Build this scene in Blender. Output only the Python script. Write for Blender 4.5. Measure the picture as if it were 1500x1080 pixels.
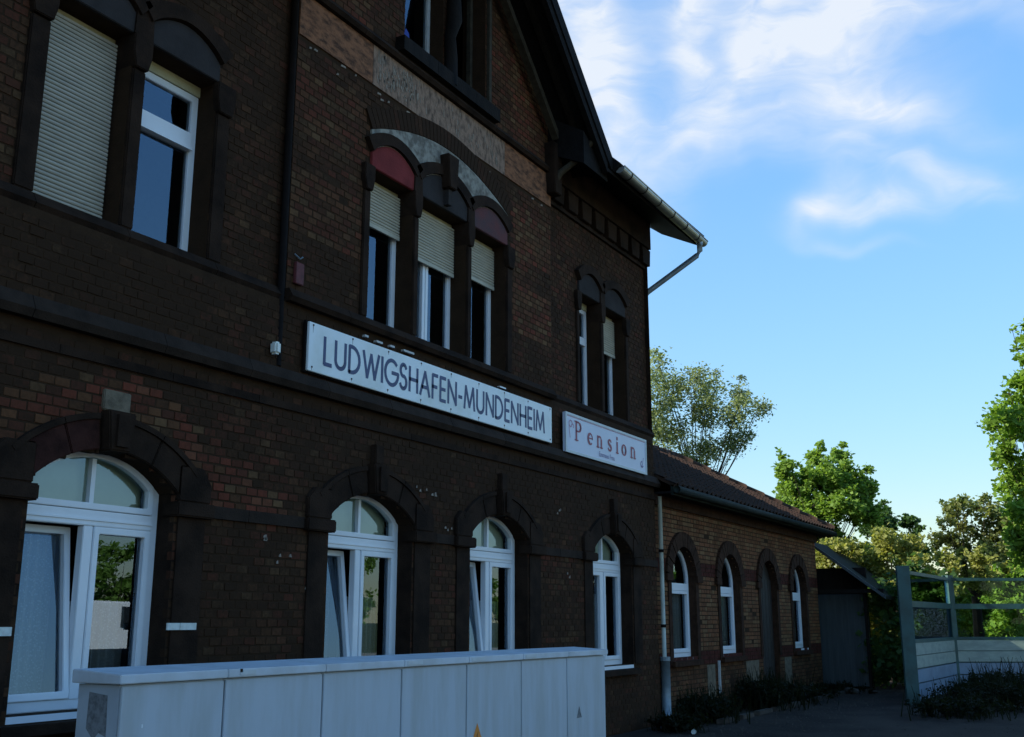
import bpy, bmesh, math, random
import numpy as np
from mathutils import Vector, Matrix
random.seed(7); rng = np.random.default_rng(11)
S = bpy.context.scene
for o in list(bpy.data.objects): bpy.data.objects.remove(o)
col = S.collection
R = math.radians
# ------------------------------------------------------------------ camera
cd = bpy.data.cameras.new('camera'); cam = bpy.data.objects.new('camera', cd); col.objects.link(cam)
cam.location = (0, 0, 1.6); cam.rotation_euler = (R(90 + 13.18), 0, R(29.817 - 90))
cd.sensor_width = 36; cd.lens = 37.92; cd.clip_end = 2000; cd.clip_start = .05
S.camera = cam
# ------------------------------------------------------------------ light
SUN_AZ, SUN_EL = 128.0, 31.0           # azimuth from +X towards +Y
S.view_settings.view_transform = 'Standard'; S.view_settings.look = 'None'
S.view_settings.gamma = 1; S.view_settings.use_curve_mapping = False
S.view_settings.exposure = 1.1
SKY_STRENGTH = .15
def build_world():
    w = bpy.data.worlds.new("World"); S.world = w; w.use_nodes = True
    nt = w.node_tree; N = nt.nodes; L = nt.links; N.clear()
    out = N.new('ShaderNodeOutputWorld'); bg = N.new('ShaderNodeBackground'); bg.inputs[1].default_value = SKY_STRENGTH
    L.new(bg.outputs[0], out.inputs[0])
    sky = N.new('ShaderNodeTexSky'); sky.sky_type = 'NISHITA'; sky.sun_disc = False
    sky.sun_elevation = R(SUN_EL); sky.sun_rotation = R(90 - SUN_AZ); sky.air_density = 1.15; sky.dust_density = .3; sky.ozone_density = 2.6
    bw = N.new('ShaderNodeRGBToBW'); L.new(sky.outputs[0], bw.inputs[0])
    ma = N.new('ShaderNodeMath'); ma.operation = 'MULTIPLY_ADD'; L.new(bw.outputs[0], ma.inputs[0]); ma.inputs[1].default_value = .36; ma.inputs[2].default_value = 1      # soft shoulder
    mi = N.new('ShaderNodeMath'); mi.operation = 'DIVIDE'; mi.inputs[0].default_value = 1; L.new(ma.outputs[0], mi.inputs[1])
    vd = N.new('ShaderNodeVectorMath'); vd.operation = 'SCALE'; L.new(sky.outputs[0], vd.inputs[0]); L.new(mi.outputs[0], vd.inputs['Scale'])
    hs = N.new('ShaderNodeHueSaturation'); hs.inputs['Saturation'].default_value = 1.17; hs.inputs['Hue'].default_value = .498; hs.inputs['Value'].default_value = 1.55; L.new(vd.outputs[0], hs.inputs['Color'])
    tc = N.new('ShaderNodeTexCoord'); sep = N.new('ShaderNodeSeparateXYZ'); L.new(tc.outputs['Generated'], sep.inputs[0])
    def m(op, a, b=None, c=None):
        n = N.new('ShaderNodeMath'); n.operation = op
        for i, v in enumerate((a, b, c)):
            if v is None: continue
            if isinstance(v, (int, float)): n.inputs[i].default_value = v
            else: L.new(v, n.inputs[i])
        return n.outputs[0]
    az = m('DEGREES', m('ARCTAN2', sep.outputs[1], sep.outputs[0]))
    el = m('DEGREES', m('ARCSINE', sep.outputs[2]))
    cmb = N.new('ShaderNodeCombineXYZ'); L.new(az, cmb.inputs[0]); L.new(el, cmb.inputs[1])
    # gentle warp of the coordinates: wind drawn cirrus
    nz = N.new('ShaderNodeTexNoise'); nz.inputs['Scale'].default_value = .2; nz.inputs['Detail'].default_value = 2.5; nz.inputs['Roughness'].default_value = .45
    L.new(cmb.outputs[0], nz.inputs['Vector'])
    sub = N.new('ShaderNodeVectorMath'); sub.operation = 'SUBTRACT'; L.new(nz.outputs['Color'], sub.inputs[0]); sub.inputs[1].default_value = (.5, .5, .5)
    scl = N.new('ShaderNodeVectorMath'); scl.operation = 'SCALE'; L.new(sub.outputs[0], scl.inputs[0]); scl.inputs['Scale'].default_value = 3.4
    add = N.new('ShaderNodeVectorMath'); add.operation = 'ADD'; L.new(cmb.outputs[0], add.inputs[0]); L.new(scl.outputs[0], add.inputs[1])
    tot = None
    # azimuth, elevation, rotation, length, width, strength   (degrees)
    for (a0, e0, rot, sx, sy, st) in [(25.5, 29, 78, 6.5, 2.4, .95), (23.6, 25.6, 60, 3.2, 1.6, .5), (19.6, 29.0, 100, 4.5, 1.3, .65),
            (18.2, 26.2, 140, 3.6, 1.1, .55), (13.8, 25.0, 176, 4.8, 1.2, .65), (9.2, 25.4, 200, 3.2, .8, .5), (16.5, 28.2, 120, 3.4, 1.3, .5),
            (10.6, 30.4, 170, 3.4, 1.7, .95), (13.0, 28.6, 205, 5.5, 2.6, .5), (15, 31, 178, 12, 3.2, .45), (5.0, 29.0, 195, 4.5, 1.0, .38), (12.6, 21.4, 160, 1.9, .85, .8),
            (10.4, 20.9, 184, 2.6, .75, .72), (7.0, 21.9, 205, 3.8, .8, .65), (12.2, 23.0, 130, 2.2, .9, .28), (11.6, 19.3, 190, 2.2, .32, .3), (6.0, 24.0, 200, 4, 1.0, .16),
            (35, 33, 40, 8, 5, .7), (70, 50, 20, 20, 6, .45), (150, 35, 20, 25, 6, .4)]:
        mp = N.new('ShaderNodeMapping'); mp.vector_type = 'TEXTURE'
        mp.inputs['Location'].default_value = (a0, e0, 0); mp.inputs['Rotation'].default_value = (0, 0, R(rot)); mp.inputs['Scale'].default_value = (sx, sy, 1)
        L.new(add.outputs[0], mp.inputs[0])
        ln = N.new('ShaderNodeVectorMath'); ln.operation = 'LENGTH'; L.new(mp.outputs[0], ln.inputs[0])
        g = m('POWER', 2.718, m('MULTIPLY', m('POWER', ln.outputs['Value'], 2.0), -1.0))
        tot = m('MULTIPLY', g, st) if tot is None else m('MULTIPLY_ADD', g, st, tot)
    # fibrous streaks
    mp = N.new('ShaderNodeMapping'); mp.inputs['Rotation'].default_value = (0, 0, R(-25)); mp.inputs['Scale'].default_value = (.13, .55, 1)
    L.new(add.outputs[0], mp.inputs[0])
    st = N.new('ShaderNodeTexNoise'); st.inputs['Scale'].default_value = 1; st.inputs['Detail'].default_value = 8; st.inputs['Roughness'].default_value = .52; st.inputs['Distortion'].default_value = .6
    L.new(mp.outputs[0], st.inputs['Vector'])
    mr = N.new('ShaderNodeMapRange'); L.new(st.outputs[0], mr.inputs[0]); mr.inputs[1].default_value = .3; mr.inputs[2].default_value = .7; mr.inputs[3].default_value = .42; mr.inputs[4].default_value = 1.15
    mp2 = N.new('ShaderNodeMapping'); mp2.inputs['Rotation'].default_value = (0, 0, R(-62)); mp2.inputs['Scale'].default_value = (.3, 1.7, 1); L.new(add.outputs[0], mp2.inputs[0])
    s2 = N.new('ShaderNodeTexNoise'); s2.inputs['Scale'].default_value = 1; s2.inputs['Detail'].default_value = 8; s2.inputs['Roughness'].default_value = .6; s2.inputs['Distortion'].default_value = 1.2; L.new(mp2.outputs[0], s2.inputs['Vector'])
    mr2 = N.new('ShaderNodeMapRange'); L.new(s2.outputs[0], mr2.inputs[0]); mr2.inputs[1].default_value = .3; mr2.inputs[2].default_value = .7; mr2.inputs[3].default_value = .86; mr2.inputs[4].default_value = 1.1
    cover = m('MULTIPLY', m('MULTIPLY', tot, mr.outputs[0]), mr2.outputs[0]); cover = m('MINIMUM', cover, .88)
    mx = N.new('ShaderNodeMix'); mx.data_type = 'RGBA'; L.new(cover, mx.inputs[0]); L.new(hs.outputs[0], mx.inputs[6]); mx.inputs[7].default_value = (2.75, 2.9, 3.1, 1)
    L.new(mx.outputs[2], bg.inputs[0])
build_world()
sd = bpy.data.lights.new('sun', 'SUN'); sun = bpy.data.objects.new('sun', sd); col.objects.link(sun)
sd.energy = 5.0; sd.angle = R(.53); sd.color = (1, .93, .80)
sdir = Vector((math.cos(R(SUN_EL)) * math.cos(R(SUN_AZ)), math.cos(R(SUN_EL)) * math.sin(R(SUN_AZ)), math.sin(R(SUN_EL))))
sun.rotation_euler = sdir.to_track_quat('Z', 'Y').to_euler()
# ------------------------------------------------------------------ materials
M = {}
def mat(name, c, rough=.8, var=.25, scale=6, bump=0, bscale=40, metal=0, c2=None, amt=.5, spec=.5, stretch=(1, 1, 1), lo=.4, hi=.65):
    m = bpy.data.materials.new(name); m.use_nodes = True; nt = m.node_tree; N = nt.nodes; L = nt.links
    b = N['Principled BSDF']; b.inputs['Roughness'].default_value = rough; b.inputs['Metallic'].default_value = metal
    b.inputs['Specular IOR Level'].default_value = spec
    g = N.new('ShaderNodeNewGeometry'); mp = N.new('ShaderNodeMapping'); mp.inputs['Scale'].default_value = stretch; L.new(g.outputs['Position'], mp.inputs[0])
    n = N.new('ShaderNodeTexNoise'); n.inputs['Scale'].default_value = scale; n.inputs['Detail'].default_value = 6; n.inputs['Roughness'].default_value = .6; L.new(mp.outputs[0], n.inputs['Vector'])
    r = N.new('ShaderNodeMapRange'); r.inputs[1].default_value = lo; r.inputs[2].default_value = hi; L.new(n.outputs[0], r.inputs[0])
    x = N.new('ShaderNodeMix'); x.data_type = 'RGBA'; L.new(r.outputs[0], x.inputs[0])
    cc = c2 if c2 else tuple(v * (1 - var) for v in c)
    x.inputs[6].default_value = (*c, 1); x.inputs[7].default_value = (*[c[i] * (1 - amt) + cc[i] * amt if c2 else cc[i] for i in range(3)], 1)
    L.new(x.outputs[2], b.inputs['Base Color'])
    if bump:
        n2 = N.new('ShaderNodeTexNoise'); n2.inputs['Scale'].default_value = bscale; n2.inputs['Detail'].default_value = 5; L.new(g.outputs['Position'], n2.inputs['Vector'])
        bp = N.new('ShaderNodeBump'); bp.inputs['Strength'].default_value = bump; bp.inputs['Distance'].default_value = .01; L.new(n2.outputs[0], bp.inputs['Height']); L.new(bp.outputs[0], b.inputs['Normal'])
    if rough >= .8: b.inputs['Specular IOR Level'].default_value = .12
    M[name] = m; return m
mat('mortar', (.038, .0215, .0115), .95, bump=.5)
mat('soot_stone', (.031, .0180, .0115), .9, .6, 3, .6, 60)
mat('red_stone', (.045, .017, .013), .9, .55, 7, .5, 60)
mat('grey_stone', (.040, .036, .036), .9, .3, 4, .4, 60)
mat('red_tympanum', (.20, .035, .035), .85, .3, 4, .4, 60)
mat('rose_tympanum', (.085, .055, .060), .85, .3, 4, .4, 60, c2=(.14, .05, .05), amt=.8)
mat('pale_stone', (.17, .14, .10), .9, .4, 12, .5, 60)
mat('string_stone', (.034, .023, .017), .85, .4, 5, .5, 60)
mat('plaster', (.30, .29, .25), .9, c2=(.12, .11, .095), amt=.9, scale=9, bump=.6, bscale=50, lo=.42, hi=.6)
mat('band_orange', (.25, .115, .062), .9, c2=(.075, .040, .026), amt=1, scale=13, bump=1, bscale=30, stretch=(.6, 1, 1.3), lo=.42, hi=.64)
mat('band_grey', (.27, .18, .13), .9, c2=(.085, .060, .046), amt=1, scale=11, bump=1, bscale=30, stretch=(1.6, 1, .7), lo=.44, hi=.66)
mat('flake', (.36, .35, .30), .9, .3, 20)
mat('old_flake', (.30, .25, .20), .9, .4, 20)
mat('pvc', (.76, .80, .84), .35, .06, 3)
mat('old_white', (.50, .52, .52), .5, .25, 8)
mat('cream_box', (.45, .42, .26), .6, .2, 6)
mat('shutter_grey', (.40, .38, .31), .6, .18, 4, stretch=(1, 1, 4))
mat('shutter_cream', (.46, .43, .33), .6, .18, 4, stretch=(1, 1, 4))
mat('blind', (.74, .77, .62), .8, .1, 3)
mat('dark_wood', (.014, .011, .009), .8, .5, 8, .6, 30, stretch=(1, 1, .3))
mat('grey_wood', (.055, .047, .034), .8, .4, 10, .6, 40)
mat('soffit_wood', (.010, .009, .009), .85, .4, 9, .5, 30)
mat('roof_tile', (.050, .028, .019), .85, c2=(.022, .018, .014), amt=.9, scale=9, bump=.5, bscale=40)
mat('zinc', (.42, .43, .42), .38, .25, 5, metal=.75)
mat('zinc_blue', (.20, .26, .30), .45, .3, 6, metal=.3)
mat('pale_pipe', (.48, .50, .42), .5, .35, 5, stretch=(1, 1, .6))
mat('dark_metal', (.010, .007, .006), .9, .3, 8)
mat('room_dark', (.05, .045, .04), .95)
mat('enamel', (.74, .80, .82), .3, c2=(.56, .60, .54), amt=.8, scale=1.6, lo=.5, hi=.75)
mat('enamel_border', (.55, .60, .62), .35, .1)
mat('sign_navy', (.012, .028, .12), .4, .1)
mat('sign_white', (.62, .66, .78), .35, .06, 2)
mat('sign_red', (.28, .035, .08), .4, .1)
mat('sign_violet', (.16, .10, .28), .4, .1)
mat('sign_rose', (.45, .22, .33), .4, .1)
mat('rust', (.06, .03, .018), .9, .4)
mat('cabinet_paint', (.46, .51, .56), .5, c2=(.38, .41, .42), amt=.8, scale=2.2, bump=.1, bscale=200, stretch=(3, 3, .5))
mat('cabinet_lid', (.55, .60, .65), .5, c2=(.44, .47, .49), amt=.8, scale=4)
mat('cabinet_side', (.44, .49, .54), .5, .15, 3)
mat('poster_rest', (.22, .23, .24), .9, .5, 30)
mat('sticker_orange', (.70, .24, .03), .5, .05)
mat('sticker_black', (.02, .02, .02), .5)
mat('seam', (.03, .035, .04), .8)
mat('plate', (.62, .68, .66), .5, .2, 20)
mat('red_plate', (.12, .022, .024), .7, .5, 14)
mat('lamp_white', (.7, .74, .70), .4, .1)
mat('gutter_green', (.020, .028, .024), .85, .4, 5)
mat('teal_paint', (.022, .085, .085), .5, .4, 4)
mat('board_pale', (.30, .36, .32), .6, c2=(.20, .25, .23), amt=.8, scale=3, stretch=(1, 1, 3))
mat('board_blue', (.20, .27, .36), .6, .25, 3)
mat('shed_metal', (.050, .066, .072), .6, .3, 3, stretch=(1, 4, .5))
mat('shed_roof', (.022, .025, .018), .85, c2=(.015, .018, .012), amt=.8, scale=4)
mat('asphalt', (.040, .032, .026), .9, c2=(.016, .013, .011), amt=.9, scale=.9, bump=.7, bscale=90)
mat('earth', (.040, .034, .026), .95, .4, 3, .8, 30)
mat('pale_ground', (.30, .27, .22), .95, .3, 2, .5, 30)
mat('grass_ground', (.060, .075, .028), .95, .4, 2, .8, 30)
mat('kerb', (.075, .065, .055), .9, .4, 6, .5, 50)
mat('bark', (.030, .025, .019), .9, .4, 10, .8, 30, stretch=(1, 1, .3))
mat('van_white', (.75, .75, .75), .25, .05)
mat('car_silver', (.30, .34, .38), .3, .05, metal=.4)
mat('car_glass', (.02, .025, .03), .08, .05)
mat('tyre', (.02, .02, .02), .9)
mat('brick_arch', (.050, .025, .015), .9, .5, 9, .5, 60)
mat('band_red', (.075, .022, .015), .9, .4, 9, .5, 60)
mat('door_wood', (.028, .020, .015), .7, .4, 9)
def brickmat(mname='brick', G=1.0, warm=1.0):
    m = bpy.data.materials.new(mname); m.use_nodes = True; nt = m.node_tree; N = nt.nodes; L = nt.links; b = N['Principled BSDF']; b.inputs['Roughness'].default_value = .9; b.inputs['Specular IOR Level'].default_value = .12
    at = N.new('ShaderNodeAttribute'); at.attribute_name = 'tint'; oi = N.new('ShaderNodeObjectInfo')
    ad = N.new('ShaderNodeVectorMath'); ad.operation = 'ADD'; L.new(at.outputs['Vector'], ad.inputs[0]); L.new(oi.outputs['Color'], ad.inputs[1])
    sp = N.new('ShaderNodeSeparateXYZ'); L.new(ad.outputs[0], sp.inputs[0])
    g = N.new('ShaderNodeNewGeometry')
    n = N.new('ShaderNodeTexNoise'); n.inputs['Scale'].default_value = 1.1; n.inputs['Detail'].default_value = 7; n.inputs['Roughness'].default_value = .62; L.new(g.outputs['Position'], n.inputs['Vector'])
    n2 = N.new('ShaderNodeTexNoise'); n2.inputs['Scale'].default_value = 34; n2.inputs['Detail'].default_value = 5; L.new(g.outputs['Position'], n2.inputs['Vector'])
    rp = N.new('ShaderNodeValToRGB'); L.new(sp.outputs[0], rp.inputs[0]); e = rp.color_ramp.elements      # fired colour by brick
    e[0].position = 0; e[0].color = (.075, .042, .020, 1); e[1].position = 1; e[1].color = (.13, .080, .038, 1)
    for p, c in ((.3, (.11, .055, .026)), (.55, (.075, .030, .018)), (.75, (.14, .042, .024)), (.88, (.10, .068, .034))):
        q = rp.color_ramp.elements.new(p); q.color = (*c, 1)
    for q in rp.color_ramp.elements: q.color = (q.color[0] * G * warm, q.color[1] * G, q.color[2] * G, 1)
    # soot: y = how clean the brick is
    def mth(op, a, b_):
        q = N.new('ShaderNodeMath'); q.operation = op
        for i, v in enumerate((a, b_)):
            if isinstance(v, (int, float)): q.inputs[i].default_value = v
            else: L.new(v, q.inputs[i])
        return q.outputs[0]
    s = mth('ADD', mth('MULTIPLY', mth('SUBTRACT', n.outputs[0], .5), 1.3), sp.outputs[1])
    s = mth('ADD', s, mth('MULTIPLY', mth('SUBTRACT', n2.outputs[0], .5), .8))
    s = mth('ADD', s, mth('MULTIPLY', mth('SUBTRACT', sp.outputs[2], .5), .32))
    mr = N.new('ShaderNodeMapRange'); mr.inputs[1].default_value = .05; mr.inputs[2].default_value = 1.0; L.new(s, mr.inputs[0])
    x = N.new('ShaderNodeMix'); x.data_type = 'RGBA'; L.new(mr.outputs[0], x.inputs[0]); x.inputs[6].default_value = (.031, .0168, .0090, 1); L.new(rp.outputs[0], x.inputs[7])
    L.new(x.outputs[2], b.inputs['Base Color'])
    bp = N.new('ShaderNodeBump'); bp.inputs['Strength'].default_value = .6; bp.inputs['Distance'].default_value = .006; L.new(n2.outputs[0], bp.inputs['Height']); L.new(bp.outputs[0], b.inputs['Normal'])
    M[mname] = m
brickmat('brick', 1.0, 1.12); brickmat('annex_brick', 1.45, 1.15)
def glassmat(name, ior, tint=(.8, .86, .85)):
    m = bpy.data.materials.new(name); m.use_nodes = True; nt = m.node_tree; N = nt.nodes; L = nt.links; N.clear()
    o = N.new('ShaderNodeOutputMaterial'); mx = N.new('ShaderNodeMixShader'); t = N.new('ShaderNodeBsdfTransparent'); g = N.new('ShaderNodeBsdfGlossy'); f = N.new('ShaderNodeFresnel')
    g.inputs['Roughness'].default_value = .003; g.inputs['Color'].default_value = (.62, .80, 1, 1); t.inputs[0].default_value = (*tint, 1); f.inputs[0].default_value = ior
    L.new(f.outputs[0], mx.inputs[0]); L.new(t.outputs[0], mx.inputs[1]); L.new(g.outputs[0], mx.inputs[2]); L.new(mx.outputs[0], o.inputs[0]); M[name] = m
glassmat('glass', 2.1); glassmat('barrier_glass', 1.25, (.88, .94, .90))
def lacemat():
    m = bpy.data.materials.new('lace'); m.use_nodes = True; nt = m.node_tree; N = nt.nodes; L = nt.links; N.clear()
    o = N.new('ShaderNodeOutputMaterial'); mx = N.new('ShaderNodeMixShader'); t = N.new('ShaderNodeBsdfTransparent'); d = N.new('ShaderNodeBsdfDiffuse'); tl = N.new('ShaderNodeBsdfTranslucent'); m2 = N.new('ShaderNodeMixShader')
    g = N.new('ShaderNodeNewGeometry'); v = N.new('ShaderNodeTexVoronoi'); v.inputs['Scale'].default_value = 55; L.new(g.outputs['Position'], v.inputs['Vector'])
    r = N.new('ShaderNodeMapRange'); r.inputs[1].default_value = .15; r.inputs[2].default_value = .45; r.inputs[3].default_value = .8; r.inputs[4].default_value = .62; L.new(v.outputs['Distance'], r.inputs[0])
    d.inputs[0].default_value = (.8, .82, .85, 1); tl.inputs[0].default_value = (.8, .82, .85, 1); m2.inputs[0].default_value = .3
    L.new(d.outputs[0], m2.inputs[1]); L.new(tl.outputs[0], m2.inputs[2]); L.new(r.outputs[0], mx.inputs[0]); L.new(t.outputs[0], mx.inputs[1]); L.new(m2.outputs[0], mx.inputs[2]); L.new(mx.outputs[0], o.inputs[0]); M['lace'] = m
lacemat()
def leafmat(name, c1, c2, trans=.45):
    m = bpy.data.materials.new(name); m.use_nodes = True; nt = m.node_tree; N = nt.nodes; L = nt.links; N.clear()
    o = N.new('ShaderNodeOutputMaterial'); mx = N.new('ShaderNodeMixShader'); d = N.new('ShaderNodeBsdfPrincipled'); d.inputs['Roughness'].default_value = .6; d.inputs['Specular IOR Level'].default_value = .15; tl = N.new('ShaderNodeBsdfTranslucent')
    at = N.new('ShaderNodeAttribute'); at.attribute_name = 'tint'; x = N.new('ShaderNodeMix'); x.data_type = 'RGBA'; L.new(at.outputs['Fac'], x.inputs[0]); x.inputs[6].default_value = (*c1, 1); x.inputs[7].default_value = (*c2, 1)
    gm = N.new('ShaderNodeMix'); gm.data_type = 'RGBA'; gm.blend_type = 'MULTIPLY'; gm.inputs[0].default_value = 1; L.new(x.outputs[2], gm.inputs[6]); gm.inputs[7].default_value = (1.5, 1.5, .7, 1)
    L.new(x.outputs[2], d.inputs['Base Color']); L.new(gm.outputs[2], tl.inputs[0]); mx.inputs[0].default_value = trans
    L.new(d.outputs[0], mx.inputs[1]); L.new(tl.outputs[0], mx.inputs[2]); L.new(mx.outputs[0], o.inputs[0]); M[name] = m
leafmat('leaf_willow', (.13, .18, .12), (.22, .26, .11)); leafmat('leaf_linden', (.10, .19, .035), (.19, .29, .06))
leafmat('leaf_dark', (.035, .080, .030), (.07, .13, .045)); leafmat('leaf_bush', (.09, .14, .045), (.20, .21, .08))
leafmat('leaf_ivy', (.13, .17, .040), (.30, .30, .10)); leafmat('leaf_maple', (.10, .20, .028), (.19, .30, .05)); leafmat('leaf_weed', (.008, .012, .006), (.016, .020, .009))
# ------------------------------------------------------------------ mesh helpers
class MB:
    def __init__(s): s.v = []; s.f = []; s.t = []; s.tc = None
    def poly(s, pts):
        i = len(s.v); s.v += [tuple(p) for p in pts]; s.f.append(tuple(range(i, i + len(pts)))); s.t.append(s.tc); return s
    def box(s, x0, x1, y0, y1, z0, z1):
        i = len(s.v); s.v += [(x0, y0, z0), (x1, y0, z0), (x1, y1, z0), (x0, y1, z0), (x0, y0, z1), (x1, y0, z1), (x1, y1, z1), (x0, y1, z1)]
        for q in ((0, 3, 2, 1), (4, 5, 6, 7), (0, 1, 5, 4), (1, 2, 6, 5), (2, 3, 7, 6), (3, 0, 4, 7)): s.f.append(tuple(i + k for k in q)); s.t.append(s.tc)
        return s
    def hexa(s, p):   # 8 points, bottom four then top four
        i = len(s.v); s.v += [tuple(q) for q in p]
        for q in ((0, 3, 2, 1), (4, 5, 6, 7), (0, 1, 5, 4), (1, 2, 6, 5), (2, 3, 7, 6), (3, 0, 4, 7)): s.f.append(tuple(i + k for k in q)); s.t.append(s.tc)
        return s
    def prism(s, pts, y0, y1):    # polygon in XZ extruded along Y
        n = len(pts); i = len(s.v); s.v += [(x, y0, z) for x, z in pts] + [(x, y1, z) for x, z in pts]
        s.f.append(tuple(range(i, i + n))); s.f.append(tuple(range(i + 2 * n - 1, i + n - 1, -1))); s.t += [s.tc] * 2
        for k in range(n): l = (k + 1) % n; s.f.append((i + k, i + l, i + n + l, i + n + k)); s.t.append(s.tc)
        return s
    def ring(s, a, b, y0, y1):    # ring between outer polygon a and inner b (same count), along Y
        n = len(a); i = len(s.v)
        s.v += [(x, y0, z) for x, z in a] + [(x, y0, z) for x, z in b] + [(x, y1, z) for x, z in a] + [(x, y1, z) for x, z in b]
        for k in range(n):
            l = (k + 1) % n
            for q in ((k, l, n + l, n + k), (2 * n + k, 3 * n + k, 3 * n + l, 2 * n + l), (k, 2 * n + k, 2 * n + l, l), (n + k, n + l, 3 * n + l, 3 * n + k)): s.f.append(tuple(i + z for z in q)); s.t.append(s.tc)
        return s
    def tube(s, pts, r, n=10, cap=True):
        rs = r if isinstance(r, (list, tuple)) else [r] * len(pts); base = len(s.v); P = [Vector(p) for p in pts]
        for k, p in enumerate(P):
            d = (P[min(k + 1, len(P) - 1)] - P[max(k - 1, 0)]).normalized(); u = d.cross(Vector((0, 0, 1)) if abs(d.z) < .9 else Vector((1, 0, 0))).normalized(); w = d.cross(u)
            for j in range(n): a = 2 * math.pi * j / n; s.v.append(tuple(p + (u * math.cos(a) + w * math.sin(a)) * rs[k]))
        for k in range(len(P) - 1):
            for j in range(n): l = (j + 1) % n; s.f.append((base + k * n + j, base + k * n + l, base + k * n + n + l, base + k * n + n + j)); s.t.append(s.tc)
        if cap: s.f.append(tuple(base + j for j in range(n))); s.f.append(tuple(base + (len(P) - 1) * n + n - 1 - j for j in range(n))); s.t += [s.tc] * 2
        return s
    def build(s, name, m, parent=None, smooth=False, bevel=0):
        off = Vector(parent['_o']) if parent is not None else Vector((0, 0, 0))
        me = bpy.data.meshes.new(name); me.from_pydata([(v[0] - off.x, v[1] - off.y, v[2] - off.z) for v in s.v], [], s.f); me.update()
        if any(t is not None for t in s.t):
            at = me.attributes.new('tint', 'FLOAT_COLOR', 'CORNER'); arr = np.zeros((len(me.loops), 4), np.float32); k = 0
            for f, t in zip(s.f, s.t): arr[k:k + len(f)] = t if t is not None else (0, 0, 0, 0); k += len(f)
            at.data.foreach_set('color', arr.ravel())
        me.materials.append(M[m])
        if bevel:
            bm = bmesh.new(); bm.from_mesh(me); bmesh.ops.remove_doubles(bm, verts=bm.verts, dist=1e-5); bmesh.ops.recalc_face_normals(bm, faces=bm.faces)
            bmesh.ops.bevel(bm, geom=bm.edges[:], offset=bevel, segments=2, affect='EDGES', clamp_overlap=True); bm.to_mesh(me); bm.free()
        if smooth:
            me.shade_smooth()
        o = bpy.data.objects.new(name, me); col.objects.link(o)
        if parent is not None: o.parent = parent
        o['_o'] = tuple(off)
        return o
def thing(name, label, cat, loc=(0, 0, 0), group=None):
    o = bpy.data.objects.new(name, None); o.empty_display_size = .2; col.objects.link(o); o.location = loc; o['_o'] = tuple(loc); o['label'] = label; o['category'] = cat
    if group: o['group'] = group
    return o
def tag(o, label, cat, group=None):
    o['label'] = label; o['category'] = cat
    if group: o['group'] = group
    return o
def arch(x0, x1, z0, zs, rise, n=14, inset=0):
    x0 += inset; x1 -= inset; z0 += inset; w = (x1 - x0) / 2; cx = (x0 + x1) / 2
    rise = max(rise - inset * .35, .01); rad = (w * w + rise * rise) / (2 * rise); zs2 = zs - inset * .65
    cz = zs2 + rise - rad; a = math.asin(min(1, w / rad)); pts = [(x0, z0), (x1, z0)]
    for k in range(n + 1): t = a - 2 * a * k / n; pts.append((cx + rad * math.sin(t), cz + rad * math.cos(t)))
    return pts
def arch_hw(z, x0, x1, zs, rise):      # half width of the opening at height z
    w = (x1 - x0) / 2; rad = (w * w + rise * rise) / (2 * rise); cz = zs + rise - rad
    if z <= zs: return w
    h = z - cz
    return math.sqrt(rad * rad - h * h) if h < rad else 0
def rect(x0, x1, z0, z1): return [(x0, z0), (x1, z0), (x1, z1), (x0, z1)]
# ------------------------------------------------------------------ layout numbers (metres)
D = 6.84; DW = 6.92; AY = 6.87; XC = 16.68; XB0, XB1 = 7.55, 13.05
GW = [(4.98, 6.35), (8.33, 9.75), (10.94, 12.34), (14.29, 15.66)]       # ground floor arched windows
G0, GS, GR = .96, 2.62, .27
LW = [(4.80, 5.60), (5.74, 6.57)]; TW = [(8.80, 9.62), (9.72, 10.78), (10.88, 11.76)]; RW = [(14.08, 14.82), (14.93, 15.77)]
U0, U1 = 4.74, 6.46
GB = [(9.38, 10.20), (10.40, 11.22)]
AW = [(17.35, 18.50), (19.80, 20.95), (22.30, 23.45), (24.65, 25.80)]
A0, AS, AR = 1.0, 2.36, .50
AX1 = 26.95
st = thing('station_building', 'long sooty brick station house with a steep gable, shuttered upper windows and white arched windows', 'building', (10.3, D, 0))
# ---- backing walls with true openings
def wall_sheet(outer, holes, y, depth, name, m, parent):
    bm = bmesh.new(); edges = []
    for loop in [outer] + holes:
        vs = [bm.verts.new((x, y, z)) for x, z in loop]
        for i in range(len(vs)): edges.append(bm.edges.new((vs[i], vs[(i + 1) % len(vs)])))
    bmesh.ops.triangle_fill(bm, edges=edges, use_beauty=True, use_dissolve=False)
    mb = MB()
    for f in bm.faces: mb.poly([tuple(v.co) for v in f.verts])
    bm.free()
    for h in holes:
        for i in range(len(h)):
            a, b = h[i], h[(i + 1) % len(h)]; mb.poly([(a[0], y, a[1]), (b[0], y, b[1]), (b[0], y + depth, b[1]), (a[0], y + depth, a[1])])
    return mb.build(name, m, parent)
JR = .0045     # mortar lies this much behind the brick faces
rake = lambda x: 8.12 + (13.62 - x if x > 10.3 else x - 6.98) * .956 + .55
w_ground = wall_sheet(rect(-6, XC, 0, 4.60), [arch(a, b, G0, GS, GR) for a, b in GW], D + JR, .36, 'wall', 'mortar', st)
w_left = wall_sheet(rect(-6, XB0, 4.60, 9.2), [rect(a, b, U0, U1) for a, b in LW], DW + JR, .36, 'wall', 'mortar', st)
w_bay = wall_sheet([(XB0, 4.60), (XB1, 4.60), (XB1, rake(XB1)), (10.3, rake(10.3)), (XB0, rake(XB0))], [rect(a, b, U0, U1) for a, b in TW] + [rect(a, b, 8.26, 10.1) for a, b in GB], D + JR, .36, 'wall', 'mortar', st)
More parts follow.
